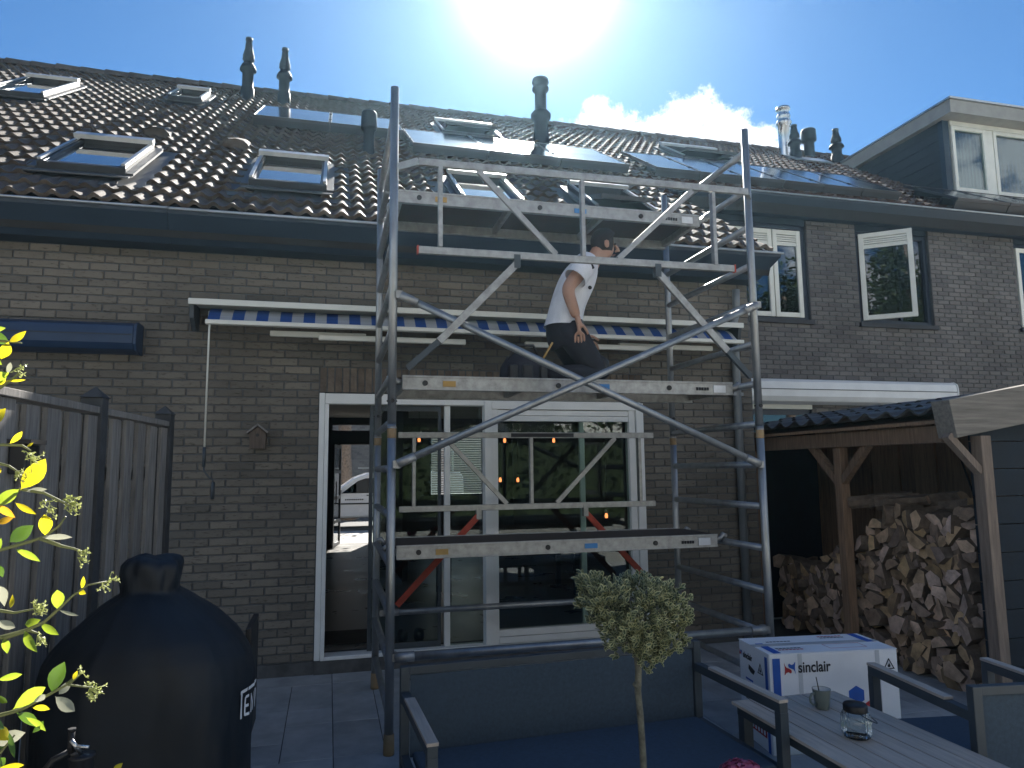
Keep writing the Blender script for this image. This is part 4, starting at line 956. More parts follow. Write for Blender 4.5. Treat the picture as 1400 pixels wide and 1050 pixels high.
# guard frame on the house side, lower level
gy = SY1+.05
g2 = rect_rail((.50, gy, 1.815), (2.60, gy, 1.815), sf, 'guard_frame')
rect_rail((.51, gy, 1.258), (2.60, gy, 1.258), g2, 'lower_rail')
B().box(.86+.52, 1.9, gy-.0165, gy-.0145, 1.80, 1.83).build('printed_label', M['ink'], g2)
for xx in (.62, 1.545, 2.47): rect_rail((xx, gy, 1.28), (xx, gy, 1.793), g2, 'upright', .026, .042)
rect_rail((.86, gy-.003, 1.793), (1.345, gy-.003, 1.28), g2, 'strut', .022, .036); rect_rail((2.26, gy-.003, 1.793), (1.75, gy-.003, 1.28), g2, 'strut', .022, .036)
for xa, xb, zb in ((1.12, .50, .56), (1.99, 2.60, .56)):
    rect_rail((xa, gy-.004, 1.20), (xb, gy-.002, zb), g2, 'leg_strut', .026, .045, 'orange')
    B().box(xa-.02, xa+.02, gy-.02, gy+.02, 1.17, 1.262).build('hinge', M['alu2'], g2)

# tool bag on the platform
tb = thing('tool_bag', (1.28, 4.62, 2.125), 'black tool bag with a yellow pencil on the platform behind the kneeling man', 'bag')
b = B(); n = 16
secs = [(2.125, .17, .10), (2.15, .18, .11), (2.24, .165, .10), (2.30, .12, .07), (2.335, .05, .04)]
vs = [(1.28+rx*math.cos(2*math.pi*k/n)*(1+.08*math.sin(3*k+i)), 4.62+ry*math.sin(2*math.pi*k/n)*(1+.08*math.cos(5*k)), z+.012*math.sin(k*2+i)) for i, (z, rx, ry) in enumerate(secs) for k in range(n)]
b.add(vs, [(i*n+k, i*n+(k+1) % n, (i+1)*n+(k+1) % n, (i+1)*n+k) for i in range(len(secs)-1) for k in range(n)], True); b.add(vs[-n:], [tuple(range(n))]); b.build('body', M['cloth_dark'], tb)
for xx, ww in ((1.17, .06), (1.27, .07), (1.38, .05)): B().obox((xx, 4.525, 2.19), (1,0,0), (0,1,0), (0,0,1), ww/2, .018, .05).build('pocket', M['black'], tb, bevel=.01)
B().tube((1.36, 4.56, 2.24), (1.45, 4.53, 2.40), .008, n=6).build('pencil', M['sticker_o'], tb)
B().path([(1.16, 4.6, 2.28), (1.2, 4.6, 2.38), (1.34, 4.62, 2.39), (1.38, 4.62, 2.30)], .01, 8).build('strap', M['black'], tb)

# ------------------------------------------------------------------ the kneeling man
def skin_obj(name, nodes, edges, m, parent, root=0, sub=2):
    me = bpy.data.meshes.new(name); org = WL[parent.name] if parent else Vector((0,0,0))
    me.from_pydata([Vector(n_[:3])-org for n_ in nodes], edges, []); me.materials.append(m)
    o = bpy.data.objects.new(name, me); col.objects.link(o); o.parent = parent; WL[o.name] = org
    md_ = o.modifiers.new('skin', 'SKIN'); md_.use_smooth_shade = True; md_.branch_smoothing = .6
    for i, n_ in enumerate(nodes):
        sv = me.skin_vertices[0].data[i]; r_ = n_[3]; sv.radius = r_ if isinstance(r_, tuple) else (r_, r_); sv.use_root = (i == root)
    sd = o.modifiers.new('sub', 'SUBSURF'); sd.levels = sub; sd.render_levels = sub
    return o
py = 4.72
man = thing('person', (1.62, py, 2.125), 'man in white t-shirt and dark trousers kneeling on the scaffold platform', 'person')
# body: pelvis, spine, neck, head; arms with hands; facing +X, slightly to the wall
N = []; E_ = []
def nd(x, dy, z, r): N.append((x, py+dy, z, r)); return len(N)-1
def ln(*ids):
    for a_, b2 in zip(ids[:-1], ids[1:]): E_.append((a_, b2))
pel = nd(1.605, 0, 2.565, (.125, .10)); wa = nd(1.625, 0, 2.68, (.11, .085)); ch = nd(1.69, 0, 2.84, (.12, .10)); up_ = nd(1.755, 0, 2.97, (.10, .085)); nk = nd(1.835, 0, 3.065, .052); hd0 = nd(1.885, 0, 3.12, .06); hd1 = nd(1.925, 0, 3.19, .088); hd2 = nd(1.93, 0, 3.245, .078)
ln(pel, wa, ch, up_, nk, hd0, hd1, hd2)
jaw = nd(1.975, 0, 3.125, .042); ln(hd0, jaw)
# near arm (towards the garden)
s1 = nd(1.725, -.16, 2.975, .056); e1 = nd(1.555, -.20, 2.775, .05); w1 = nd(1.625, -.20, 2.57, .034); ln(up_, s1, e1, w1)
s2 = nd(1.765, .16, 2.975, .062); e2_ = nd(1.72, .22, 2.74, .046); w2 = nd(1.80, .14, 2.54, .033); ln(up_, s2, e2_, w2)
# legs
h1 = nd(1.60, -.095, 2.53, .095); k1 = nd(1.80, -.12, 2.205, .068); a1 = nd(1.40, -.13, 2.185, .045); t1 = nd(1.30, -.13, 2.17, .035); ln(pel, h1, k1, a1, t1)
h2 = nd(1.62, .095, 2.53, .095); k2 = nd(1.86, .12, 2.205, .068); a2_ = nd(1.46, .13, 2.185, .045); t2 = nd(1.36, .13, 2.17, .035); ln(pel, h2, k2, a2_, t2)
body = skin_obj('body', N, E_, M['skin'], man, 0, 2)
def hand(wr, dirv, spread, up, name):
    # palm and five fingers as one skinned chain each, rooted in the palm
    wr, dirv, spread, up = Vector(wr), Vector(dirv).normalized(), Vector(spread).normalized(), Vector(up).normalized()
    nn_ = []; ee = []
    def a(p, r): nn_.append((*p, r)); return len(nn_)-1
    w0 = a(wr-dirv*.06, (.03, .026)); p1 = a(wr+dirv*.035, (.034, .016)); p2 = a(wr+dirv*.075, (.036, .014)); ee += [(w0, p1), (p1, p2)]
    for k, (off, l) in enumerate(((-.03, .062), (-.010, .075), (.011, .07), (.031, .055))):
        b0 = a(wr+dirv*.085+spread*off, .009); c0 = a(wr+dirv*(.09+l*.55)+spread*off*1.02-up*.008, .0085); d0 = a(wr+dirv*(.088+l)+spread*off*.95-up*.026, .007)
        ee += [(p2, b0), (b0, c0), (c0, d0)]
    t0 = a(wr+dirv*.03-spread*.035, .011); t1_ = a(wr+dirv*.065-spread*.058-up*.008, .0095); t2_ = a(wr+dirv*.09-spread*.066-up*.014, .008); ee += [(p1, t0), (t0, t1_), (t1_, t2_)]
    return skin_obj(name, nn_, ee, M['skin'], man, 0, 2)
hand((1.632, py-.20, 2.545), (.10, -.02, -1), (-1, .1, -.1), (0, -1, 0), 'hand')
hand((1.808, py+.13, 2.525), (.45, -.25, -.85), (-.85, .1, -.45), (0, -1, 0), 'hand')
def loft(name, rings, m, n=20, cap0=False, cap1=True, wr=0, seed=0):
    # rings: (centre, direction, half depth, half width); width runs along Y
    b = B(); vs = []; r_ = random.Random(seed)
    for i, (c, d, hd, hw) in enumerate(rings):
        c = Vector(c); d = Vector(d).normalized(); w_ = Vector((0,1,0)); w_ = (w_-d*w_.dot(d)).normalized(); f_ = w_.cross(d)
        for k in range(n):
            a = 2*math.pi*k/n; q = 1+wr*math.sin(3*a+i*1.3+seed)+wr*.7*math.sin(7*a-i*2.1)
            vs.append(c+(f_*math.cos(a)*hd+w_*math.sin(a)*hw)*q)
    b.add(vs, [(i*n+k, i*n+(k+1) % n, (i+1)*n+(k+1) % n, (i+1)*n+k) for i in range(len(rings)-1) for k in range(n)], True)
    if cap1: b.add(vs[-n:], [tuple(range(n))], True)
    if cap0: b.add(vs[:n], [tuple(range(n))[::-1]], True)
    o = b.build(name, m, man); md_ = o.modifiers.new('sub', 'SUBSURF'); md_.levels = 1; md_.render_levels = 2
    return o
up0 = (.25, 0, 1)
loft('t_shirt', [((1.585, py, 2.545), (.05,0,1), .135, .165), ((1.60, py, 2.60), (.15,0,1), .128, .16), ((1.625, py, 2.70), (.3,0,1), .122, .155), ((1.67, py, 2.81), (.4,0,1), .128, .165), ((1.715, py, 2.91), (.45,0,1), .128, .175), ((1.755, py, 2.985), (.5,0,1), .105, .165), ((1.785, py, 3.03), (.5,0,1), .075, .105), ((1.805, py, 3.06), (.5,0,1), .062, .066)], M['cloth_white'], wr=.022, cap1=False, seed=2)
for sg, pts in ((-1, [(1.745, -.10, 3.0), (1.722, -.155, 2.978), (1.675, -.185, 2.92), (1.618, -.20, 2.85)]), (1, [(1.765, .12, 2.98), (1.755, .17, 2.955), (1.745, .20, 2.89), (1.735, .215, 2.83)])):
    P3 = [Vector((x_, py+y_, z_)) for x_, y_, z_ in pts]
    b = B(); b.path(P3, [.075, .086, .084, .082], 16, caps=False); b.build('sleeve', M['cloth_white'], man)
loft('trousers', [((1.60, py, 2.60), (.1,0,1), .118, .15), ((1.595, py, 2.55), (0,0,1), .128, .165), ((1.60, py, 2.47), (-.2,0,1), .13, .175), ((1.625, py, 2.42), (-.35,0,1), .12, .17)], M['cloth_dark'], wr=.01, cap0=True, cap1=True)
for sg, kx in ((-1, 1.80), (1, 1.86)):
    b = B(); yy_ = py+sg*.095
    b.path([(1.60, yy_, 2.55), (1.63, yy_, 2.47), (1.70, yy_+sg*.01, 2.36), (kx-.03, yy_+sg*.02, 2.25), (kx, yy_+sg*.025, 2.205), (kx-.05, yy_+sg*.03, 2.19), (kx-.2, yy_+sg*.035, 2.19), (kx-.40, yy_+sg*.035, 2.18)], [.10, .105, .095, .082, .078, .075, .072, .055], 16); o = b.build('trouser_leg', M['cloth_dark'], man)
    B().path([(kx-.02, yy_+sg*.025, 2.33), (kx+.03, yy_+sg*.03, 2.27), (kx+.05, yy_+sg*.03, 2.2)], [.03, .055, .03], 10).build('knee_pocket', M['black'], man)
for yy, xx in ((-.13, 1.30), (.13, 1.36)):
    B().lathe([(0,-.1), (.04, -.09), (.045, 0), (.04, .08), (0, .1)], (0,0,0), 12, 1, 1)
    b = B(); b.path([(xx+.06, py+yy, 2.20), (xx+.02, py+yy, 2.175), (xx-.05, py+yy, 2.16), (xx-.11, py+yy, 2.155)], [.045, .05, .045, .025], 10); b.build('shoe', M['black'], man)
# cap of hair, ear and face details
hb = B(); n = 18
hp = [(.0, .096), (.05, .088), (.082, .058), (.098, .01), (.094, -.045), (.075, -.085)]
hb.lathe(hp[::-1], (1.918, py, 3.20), n, 1.02, .92); ho = hb.build('hair', M['hair'], man)
for v in ho.data.vertices:
    wx, wz = v.co.x+1.62-1.918, v.co.z+2.125-3.20
    if wx > .045 and wz < .03: v.co.x -= (wx-.045)*1.2
for sg in (-1, 1):
    B().lathe([(0,-.03),(.012,-.022),(.015,0),(.013,.022),(0,.03)], (1.905, py+sg*.088, 3.155), 10, 1.3, .6).build('ear', M['skin'], man)
    B().lathe([(0,-.009),(.007,-.006),(.0095,0),(.007,.006),(0,.009)], (1.992, py+sg*.033, 3.175), 8).build('eye', M['ink'], man)
B().path([(1.998, py, 3.185), (2.022, py, 3.155), (2.03, py, 3.14), (2.005, py, 3.13)], [.008, .012, .015, .008], 8).build('nose', M['skin'], man)
M['lip'] = mat('lip', (.25,.11,.09), .6); B().box(1.985, 1.999, py-.02, py+.02, 3.098, 3.103).build('mouth', M['lip'], man)
# shoulder flash and small chest emblem
B().path([(1.70, py-.225, 3.01), (1.71, py-.235, 2.955), (1.735, py-.245, 2.915)], [.004, .02, .012], 6).build('sleeve_mark', M['ink'], man)
B().tube((1.735, py-.175, 2.80), (1.735, py-.171, 2.80), .014, n=12).build('shirt_emblem', M['ink'], man)

# ------------------------------------------------------------------ board fence on the left
def fX(y): return -.992-.096*(4.84-y)
fe = thing('garden_fence', (fX(3.7), 3.7, 0), 'weathered grey board fence with dark posts beside the covered grill', 'fence')
fdir = Vector((fX(1)-fX(2), -1, 0)).normalized(); fn = Vector((1, .088, 0)).normalized()
def fpt(y, off=0, z=0): return Vector((fX(y), y, z))+fn*off
M['postgrey'] = mat('dark concrete post', (.05,.052,.055), .9, var=.35, scale=10, bump=.4)
for y in (4.80, 3.78, 2.45, 1.1):
    p = B().obox(fpt(y, .0, .955), fdir, fn, (0,0,1), .038, .045, .955).build('post', M['postgrey'], fe, bevel=.004)
    c = fpt(y, 0, 1.91); b = B(); q = .05
    b.add([c+fdir*q*i+fn*q*j for i, j in ((-1,-1),(1,-1),(1,1),(-1,1))]+[c+Vector((0,0,.055))], [(0,1,4),(1,2,4),(2,3,4),(3,0,4),(3,2,1,0)]); b.build('post_cap', M['postgrey'], p)
rr = random.Random(9)
for ya, yb in ((4.755, 3.825), (3.735, 2.495), (2.405, 1.145)):
    y = ya; k = 0
    while y > yb+.05:
        wd = .092+rr.uniform(-.01, .01); yc = y-wd/2
        B().obox(fpt(yc, .02 if k % 2 == 0 else -.006, .925+rr.uniform(-.008, .004)), fdir, (fn+fdir*rr.uniform(-.03, .03)).normalized(), (0,0,1), wd/2+.006, .0085, .9).build('plank', M['wood_old'], fe)
        y -= wd*(.98 if k % 2 else .98); k += 1
    B().obox(fpt((ya+yb)/2, 0, 1.848), fdir, fn, (0,0,1), abs(ya-yb)/2-.002, .042, .016).build('cap_rail', M['wood_old'], fe, bevel=.003)
    for z in (.35, 1.55): B().obox(fpt((ya+yb)/2, -.04, z), fdir, fn, (0,0,1), abs(ya-yb)/2, .02, .035).build('back_rail', M['wood_old'], fe)
lp = thing('fence_lamp', fpt(3.0, .05, 1.58), 'small black lamp on the fence behind the jasmine leaves', 'lamp')
c = fpt(3.03, .06, 1.605); B().obox(c, fdir, fn, (0,0,1), .05, .03, .055).build('housing', M['black'], lp, bevel=.008)
B().obox(c+Vector((0,0,.065)), fdir, fn, (0,0,1), .06, .045, .008).build('cover', M['black'], lp)

# ------------------------------------------------------------------ covered grill
gr = thing('covered_grill', (-.652, 3.1, 0), 'black fabric cover over a garden grill beside the board fence', 'grill')
GC = Vector((-.652, 3.1, 0)); b = B(); n = 96
from mathutils import noise as _nz
secs = [(.02, .375, .33), (.12, .372, .325), (.30, .366, .32), (.50, .37, .325), (.68, .372, .325), (.78, .37, .32), (.86, .352, .305), (.93, .31, .275), (1.0, .235, .22), (1.055, .165, .165), (1.085, .12, .125), (1.095, .098, .105), (1.14, .105, .11), (1.19, .112, .112), (1.222, .10, .10), (1.228, .05, .05)]
fine = []
for (z0_, a0_, b0_), (z1_, a1_, b1_) in zip(secs[:-1], secs[1:]):
    m_ = max(1, int(abs(z1_-z0_)/.022))
    for q in range(m_): f_ = q/m_; fine.append((z0_+(z1_-z0_)*f_, a0_+(a1_-a0_)*f_, b0_+(b1_-b0_)*f_))
secs = fine+[secs[-1]]
vs = []
for i, (z, rx, ry) in enumerate(secs):
    for k in range(n):
        a = 2*math.pi*k/n
        f_ = max(0, 1-z/.95); top = max(0, z-1.05)*4
        fold = 1+.022*f_*math.sin(7*a+.6+z*2)+.014*f_*math.sin(13*a+2-z*3)+.010*math.sin(5*a+z*9)+.05*min(1, top*1.6)*math.sin(7*a+z*26)+.03*min(1, top*1.6)*math.sin(11*a-z*31)
        q_ = Vector((math.cos(a)*2.2, math.sin(a)*2.2, z*1.6)); cz_ = 1-abs(_nz.noise(q_*1.3)); fold += .04*(cz_-.75)+.022*_nz.noise(q_*3.1)+.010*_nz.noise(q_*8)
        e = .82   # rounded rectangle
        cx, sy_ = math.cos(a), math.sin(a)
        cx = math.copysign(abs(cx)**e, cx); sy_ = math.copysign(abs(sy_)**e, sy_)
        vs.append((GC.x+rx*cx*fold-(.012 if z > 1 else 0), GC.y+ry*sy_*fold, z+.008*math.sin(3*a+z*6)*(1 if z > .1 else 0)))
b.add(vs, [(i*n+k, i*n+(k+1) % n, (i+1)*n+(k+1) % n, (i+1)*n+k) for i in range(len(secs)-1) for k in range(n)], True)
b.add(vs[-n:], [tuple(range(n))], True)
cv = b.build('cover', M['cover'], gr)
md_ = cv.modifiers.new('sub', 'SUBSURF'); md_.levels = 1; md_.render_levels = 1
B().obox((-.31, 3.36, .68), (1,0,0), (0,1,0), (0,0,1), .012, .16, .23).build('side_shelf', M['black'], gr, bevel=.004)
# lettering wraps round the right flank of the cover
def cover_pt(a, z):
    e = .82; cx, sy_ = math.cos(a), math.sin(a); cx = math.copysign(abs(cx)**e, cx); sy_ = math.copysign(abs(sy_)**e, sy_)
    f_ = max(0, 1-z/.95); fold = 1+.022*f_*math.sin(7*a+.6+z*2)+.014*f_*math.sin(13*a+2-z*3)+.010*math.sin(5*a+z*9)
    t_ = min(1, max(0, (z-.5)/.18)); rx = .37+.002*t_; ry = .325; q_ = Vector((math.cos(a)*2.2, math.sin(a)*2.2, z*1.6)); fold += .04*(1-abs(_nz.noise(q_*1.3))-.75)+.022*_nz.noise(q_*3.1)+.010*_nz.noise(q_*8)
    return Vector((GC.x+rx*cx*fold, GC.y+ry*sy_*fold, z+.008*math.sin(3*a+z*6)))
A0 = R(-22); A1 = R(18); ZB, ZT = .625, .735
def cov_uv(u, v, out_=.006):
    a = A0+(A1-A0)*u; p = cover_pt(a, ZB+(ZT-ZB)*v); d = Vector((math.cos(a), math.sin(a)*1.1, 0)).normalized(); return p+d*out_
def letter(polys):
    b = B()
    for (u0, v0), (u1, v1), th, hz in polys: pass
    return b
def stroke(b, u0, v0, u1, v1, w_=.018, vert=False):
    st = 6
    for k in range(st):
        ua, ub = u0+(u1-u0)*k/st, u0+(u1-u0)*(k+1)/st; va, vb = v0+(v1-v0)*k/st, v0+(v1-v0)*(k+1)/st
        if vert: q = [(ua-w_/2, va), (ua+w_/2, va), (ub+w_/2, vb), (ub-w_/2, vb)]
        else: q = [(ua, va-w_), (ub, vb-w_), (ub, vb+w_), (ua, va+w_)]
        b.add([cov_uv(*p_) for p_ in q], [(0,1,2,3)])
lt = B(); U_ = .16
stroke(lt, .04, 0, .04, .86, .05, True); stroke(lt, .0, .90, .2, .97, .06); stroke(lt, .24, .95, .60, .97, .06)
stroke(lt, .16, .05, .16, .70, .035, True); stroke(lt, .16, .70, .28, .70, .05); stroke(lt, .16, .38, .26, .38, .05); stroke(lt, .16, .08, .28, .08, .05)
stroke(lt, .36, .05, .36, .72, .035, True); stroke(lt, .36, .72, .48, .05, .035, True); stroke(lt, .48, .05, .48, .72, .035, True)
stroke(lt, .58, .05, .58, .72, .035, True)
lt.build('lettering', M['print_white'], gr)

# ------------------------------------------------------------------ outdoor lounge furniture
def frame_basis(rot): c, s = math.cos(rot), math.sin(rot); return Vector((c, s, 0)), Vector((-s, c, 0))
def seat(name, org, rot, W, Dp, label, cat, zb=.68, za=.585, group=None):
    # org: middle of the back foot line; +v points from the back to the front
    u, v = frame_basis(rot); o = Vector(org); z = Vector((0,0,1)); t = thing(name, org, label, cat, group)
    P_ = lambda a, b_, c: o+u*a+v*b_+z*c
    k = .04
    for s in (-1, 1):
        B().obox(P_(s*(W/2-k/2), k/2, zb/2), u, v, z, k/2, k/2, zb/2).build('leg', M['graym'], t, bevel=.003)
        B().obox(P_(s*(W/2-k/2), Dp-k/2, (za-.042)/2), u, v, z, k/2, k/2, (za-.042)/2).build('leg', M['graym'], t, bevel=.003)
        ar = B().obox(P_(s*(W/2-k/2), Dp/2+.01, za-.024), u, v, z, k/2, Dp/2-.012, .02).build('armrest', M['graym'], t, bevel=.003)
        B().obox(P_(s*(W/2-k/2), Dp*.62, za+.003), u, v, z, k/2+.002, Dp*.38, .0065).build('wood_cap', M['teak'], ar, bevel=.002)
        B().obox(P_(s*(W/2-k/2), Dp/2, .30), u, v, z, k/2-.004, Dp/2-k, .018).build('side_rail', M['graym'], t)
    B().obox(P_(0, k/2, zb-.018), u, v, z, W/2-k, k/2-.003, .018).build('back_rail', M['graym'], t, bevel=.003)
    B().obox(P_(0, Dp-.03, .30), u, v, z, W/2-k, .016, .02).build('front_rail', M['graym'], t)
    b = B(); nx, nz = 16, 6
    vs = [P_(-W/2+k+.005+(W-2*k-.01)*i/nx, .022+.012*math.sin(math.pi*i/nx), .30+(zb-.04-.30)*j/nz) for j in range(nz+1) for i in range(nx+1)]
    vs2 = [q+v*.008 for q in vs]; m_ = len(vs); w1 = nx+1
    b.add(vs+vs2, [(j*w1+i+1, j*w1+i, (j+1)*w1+i, (j+1)*w1+i+1) for j in range(nz) for i in range(nx)]+[(m_+j*w1+i, m_+j*w1+i+1, m_+(j+1)*w1+i+1, m_+(j+1)*w1+i) for j in range(nz) for i in range(nx)], True)
    b.build('back_sling', M['fabric'], t)
    B().obox(P_(0, Dp/2+.02, .315), u, v, z, W/2-k-.01, Dp/2-.04, .022).build('seat_pad', M['fabric'], t, bevel=.012)
    return t
seat('garden_sofa', (1.07, 3.355, 0), math.pi+R(2.5), 1.50, .70, 'dark two seat garden sofa between the scaffold and the slatted table', 'sofa', zb=.685)
seat('garden_chair', (2.78, 2.33, 0), R(-8), .64, .70, 'dark garden armchair with wood capped arms before the firewood store', 'chair')
# slatted table
tt = thing('garden_table', (2.14, 2.5, 0), 'low slatted garden table with dark frame holding the mug and jar', 'table')
TZ = .45; tx0, tx1, ty0, ty1 = 1.86, 2.43, 1.95, 3.15
ns_ = 6; sw_ = (tx1-tx0)/ns_
for k in range(ns_): B().box(tx0+k*sw_+.003, tx0+(k+1)*sw_-.003, ty0, ty1, TZ-.014, TZ).build('slat', M['teak'], tt, bevel=.002)
B().box(tx0+.02, tx1-.02, ty0+.02, ty0+.06, TZ-.055, TZ-.015).box(tx0+.02, tx1-.02, ty1-.06, ty1-.02, TZ-.055, TZ-.015).box(tx0+.02, tx0+.06, ty0+.061, ty1-.061, TZ-.055, TZ-.015).box(tx1-.06, tx1-.02, ty0+.061, ty1-.061, TZ-.055, TZ-.015).build('frame', M['graym'], tt)
for xx in (tx0+.045, tx1-.045):
    for yy in (ty0+.045, ty1-.045): B().box(xx-.024, xx+.024, yy-.024, yy+.024, 0, TZ-.056).build('leg', M['graym'], tt, bevel=.002)
# mug with spoon
mg = thing('mug', (2.2, 2.94, TZ), 'sage green mug with white inside and a spoon on the slatted table', 'mug')
c = (2.20, 2.94, TZ)
B().lathe([(0,0),(.026,0),(.030,.004),(.036,.05),(.040,.085),(.0405,.088),(.0385,.088),(.0385,.086)], c, 28).build('body', M['ceramic'], mg)
B().lathe([(.0385,.0862),(.036,.06),(.030,.012),(0,.010)], c, 28).build('inside', M['ceramicin'], mg)
B().path([Vector(c)+Vector(q) for q in ((-.036,.0,.07),(-.055,-.004,.07),(-.066,-.006,.055),(-.064,-.006,.035),(-.05,-.004,.022),(-.033,0,.022))], .0055, 8).build('handle', M['ceramic'], mg)
sp = thing('spoon', (2.2, 2.94, TZ+.02), 'dark metal spoon leaning out of the green mug', 'spoon')
B().tube((2.205, 2.95, TZ+.015), (2.165, 2.925, TZ+.145), .0032, .0022, 8).build('handle', M['black'], sp)
B().lathe([(0,-.012),(.009,-.006),(.011,0),(.009,.006),(0,.012)], (2.207, 2.951, TZ+.024), 10, 1, .4).build('bowl', M['black'], sp)
# glass jar with black lid and wire handle
jr = thing('glass_jar', (2.1, 2.6, TZ), 'ribbed glass jar with black lid and wire handle on the slatted table', 'jar')
b = B(); n = 96; c = Vector((2.10, 2.60, TZ))
prf = [(0,.003),(.044,.003),(.052,.008),(.056,.02),(.058,.06),(.057,.085),(.050,.102),(.042,.108),(.041,.112)]
vs = [(c.x+r*(1+(.022 if .012 < z < .095 else 0)*math.cos(k*math.pi/2))*math.cos(2*math.pi*k/n), c.y+r*(1+(.022 if .012 < z < .095 else 0)*math.cos(k*math.pi/2))*math.sin(2*math.pi*k/n), c.z+z) for r, z in prf for k in range(n)]
b.add(vs, [(i*n+k, i*n+(k+1) % n, (i+1)*n+(k+1) % n, (i+1)*n+k) for i in range(len(prf)-1) for k in range(n)], True)
M['jarglass'] = glass_mat('jar glass', (.88,.92,.92), refl=1.3); b.build('body', M['jarglass'], jr)
B().lathe([(.0,.104),(.046,.104),(.0465,.108),(.0465,.128),(.043,.134),(0,.136)], c, 32).build('lid', M['black'], jr)
B().path([c+Vector((.047*math.cos(R(a_)), .047*math.sin(R(a_)), .106))+Vector((.75, -.35, -.75)).normalized()*.055*math.sin(R((a_+60)/1.0)) if 0 else c+Vector((.05*math.cos(R(a_)), .05*math.sin(R(a_)), .112-.045*math.sin(R((a_+120)*180/180))))+Vector((.02, -.02, 0))*math.sin(R(a_+120)) for a_ in range(-120, 61, 15)], .0018, 6).build('wire_handle', M['black'], jr)

# ------------------------------------------------------------------ cardboard box
bx = thing('cardboard_box', (2.70, 3.63, 0), 'large white cardboard box with blue edge stripes and red blue logo', 'box')
u, v = frame_basis(R(-6.8)); z = Vector((0,0,1)); O = Vector((2.345, 3.56, 0)); BW, BD, BH = .76, .37, .525
b = B()
b.obox(O+u*BW/2+v*BD/2+z*BH/2, u, v, z, BW/2, BD/2, BH/2); cbx = b.build('carton', M['cardboard'], bx, bevel=.006)
B().obox(O+u*BW/2+v*BD/4+z*(BH+.0025), u, v, z, BW/2+.002, BD/4-.001, .002).build('flap', M['cardboard'], bx)
B().obox(O+u*BW/2+v*BD*.75+z*(BH+.0028), u, v, (z+v*.004).normalized(), BW/2+.002, BD/4-.001, .002).build('flap', M['cardboard'], bx)
M['tape'] = mat('clear tape', (.60,.62,.64), .15, var=.04)
B().obox(O+u*BW*.5+v*BD*.5+z*(BH+.0062), u, v, z, BW/2+.003, .026, .0008).build('tape', M['tape'], bx)
for q in (.235, .84): B().obox(O+u*BW*q-v*.0012+z*BH/2, u, v, z, .012, .0008, BH/2).build('tape', M['tape'], bx)
def face_front(a, c, out_=.0018): return O+u*a-v*out_+z*c
def face_left(a, c, out_=.0018): return O+v*a-u*out_+z*c       # a runs from the front edge to the back
def patch(fn, pts, m, name, nrm):
    nrm = Vector(nrm); b = B(); b.prism([fn(*p) for p in pts], nrm*.0006); return b.build(name, m, bx)
def rect_p(a0, a1, c0, c1): return [(a0, c0), (a1, c0), (a1, c1), (a0, c1)]
patch(face_front, rect_p(.018, .062, .0, BH-.02), M['inkblue'], 'blue_stripe', -v)
patch(face_left, rect_p(.02, .05, .0, BH-.02), M['inkblue'], 'blue_stripe', -u)
B().obox(O+u*.055+v*BD*.32+z*(BH+.0062), u, v, z, .022, BD*.30, .0006).build('blue_stripe', M['inkblue'], bx)
B().obox(O+u*(BW-.05)+v*BD*.7+z*(BH+.0066), u, v, z, .022, BD*.27, .0006).build('blue_stripe', M['inkblue'], bx)
def logo(fn, a, c, s, nrm, mir=1):
    # two swept wings, red below left and blue above right
    red = [(.0, 1.0), (.10, .72), (.20, .58), (.42, .50), (.60, .40), (.66, .22), (.56, .10), (.34, .22), (.16, .16), (.06, .02), (.0, .0), (.05, .32), (.06, .55)]
    for pts, m_, nm in ((red, M['inkred'], 'logo_red'), ([(1-x_, 1-y_) for x_, y_ in red], M['inkblue'], 'logo_blue')):
        patch(fn, [(a+mir*s*(x_-.5), c+s*(y_-.5)) for x_, y_ in pts], m_, nm, nrm)
logo(face_front, .118, BH-.075, .066, -v)
tm = text_mesh('sinclair', .085, M['ink'], 'lettering', space=1.0)
place_mesh(tm, 'lettering', bx, face_front(.165, BH-.098, .0022), u, z, .80, .95)
patch(face_front, [(.322, BH-.052), (.330, BH-.052), (.330, BH-.044), (.322, BH-.044)], M['ink'], 'dot', -v) if 0 else None
tm = text_mesh('sinclair', .05, M['ink'], 'lettering', space=1.02)
place_mesh(tm, 'lettering', bx, face_left(.315, BH-.085, .0022), -v, z, .8, 1)
logo(face_left, .345, BH-.065, .034, -u, -1)
def tri(fn, a, c, s, nrm):
    o_ = [(a-s, c-s*.85), (a+s, c-s*.85), (a, c+s*.9)]; i_ = [(a-s*.72, c-s*.70), (a+s*.72, c-s*.70), (a, c+s*.6)]
    for k in range(3): patch(fn, [o_[k], o_[(k+1) % 3], i_[(k+1) % 3], i_[k]], M['ink'], 'warning_triangle', nrm)
    patch(fn, [(a-s*.2, c-s*.55), (a+s*.2, c-s*.55), (a+s*.26, c-s*.25), (a+s*.02, c+s*.2), (a-.02*s, c-.05*s), (a-s*.24, c-s*.25)], M['ink'], 'warning_flame', nrm)
tri(face_front, BW-.055, BH-.075, .034, -v); tri(face_left, .105, BH-.10, .034, -u)
patch(face_left, [(.17, BH-.13), (.245, BH-.11), (.25, BH-.135), (.225, BH-.15), (.19, BH-.155)], M['ink'], 'grip_shade', -u)  # the dark of the hand grip is a flat ink patch
patch(face_left, rect_p(.20, .29, BH-.20, BH-.19), M['inkblue'], 'printed_rule', -u)
def hexa(fn, a, c, s, m): patch(fn, [(a+s*math.sin(R(60*k)), c+s*math.cos(R(60*k))) for k in range(6)], m, 'hexagon_print', -v)
hexa(face_front, .50, BH-.235, .052, M['inkblue']); hexa(face_front, .595, BH-.305, .052, M['inkred'])
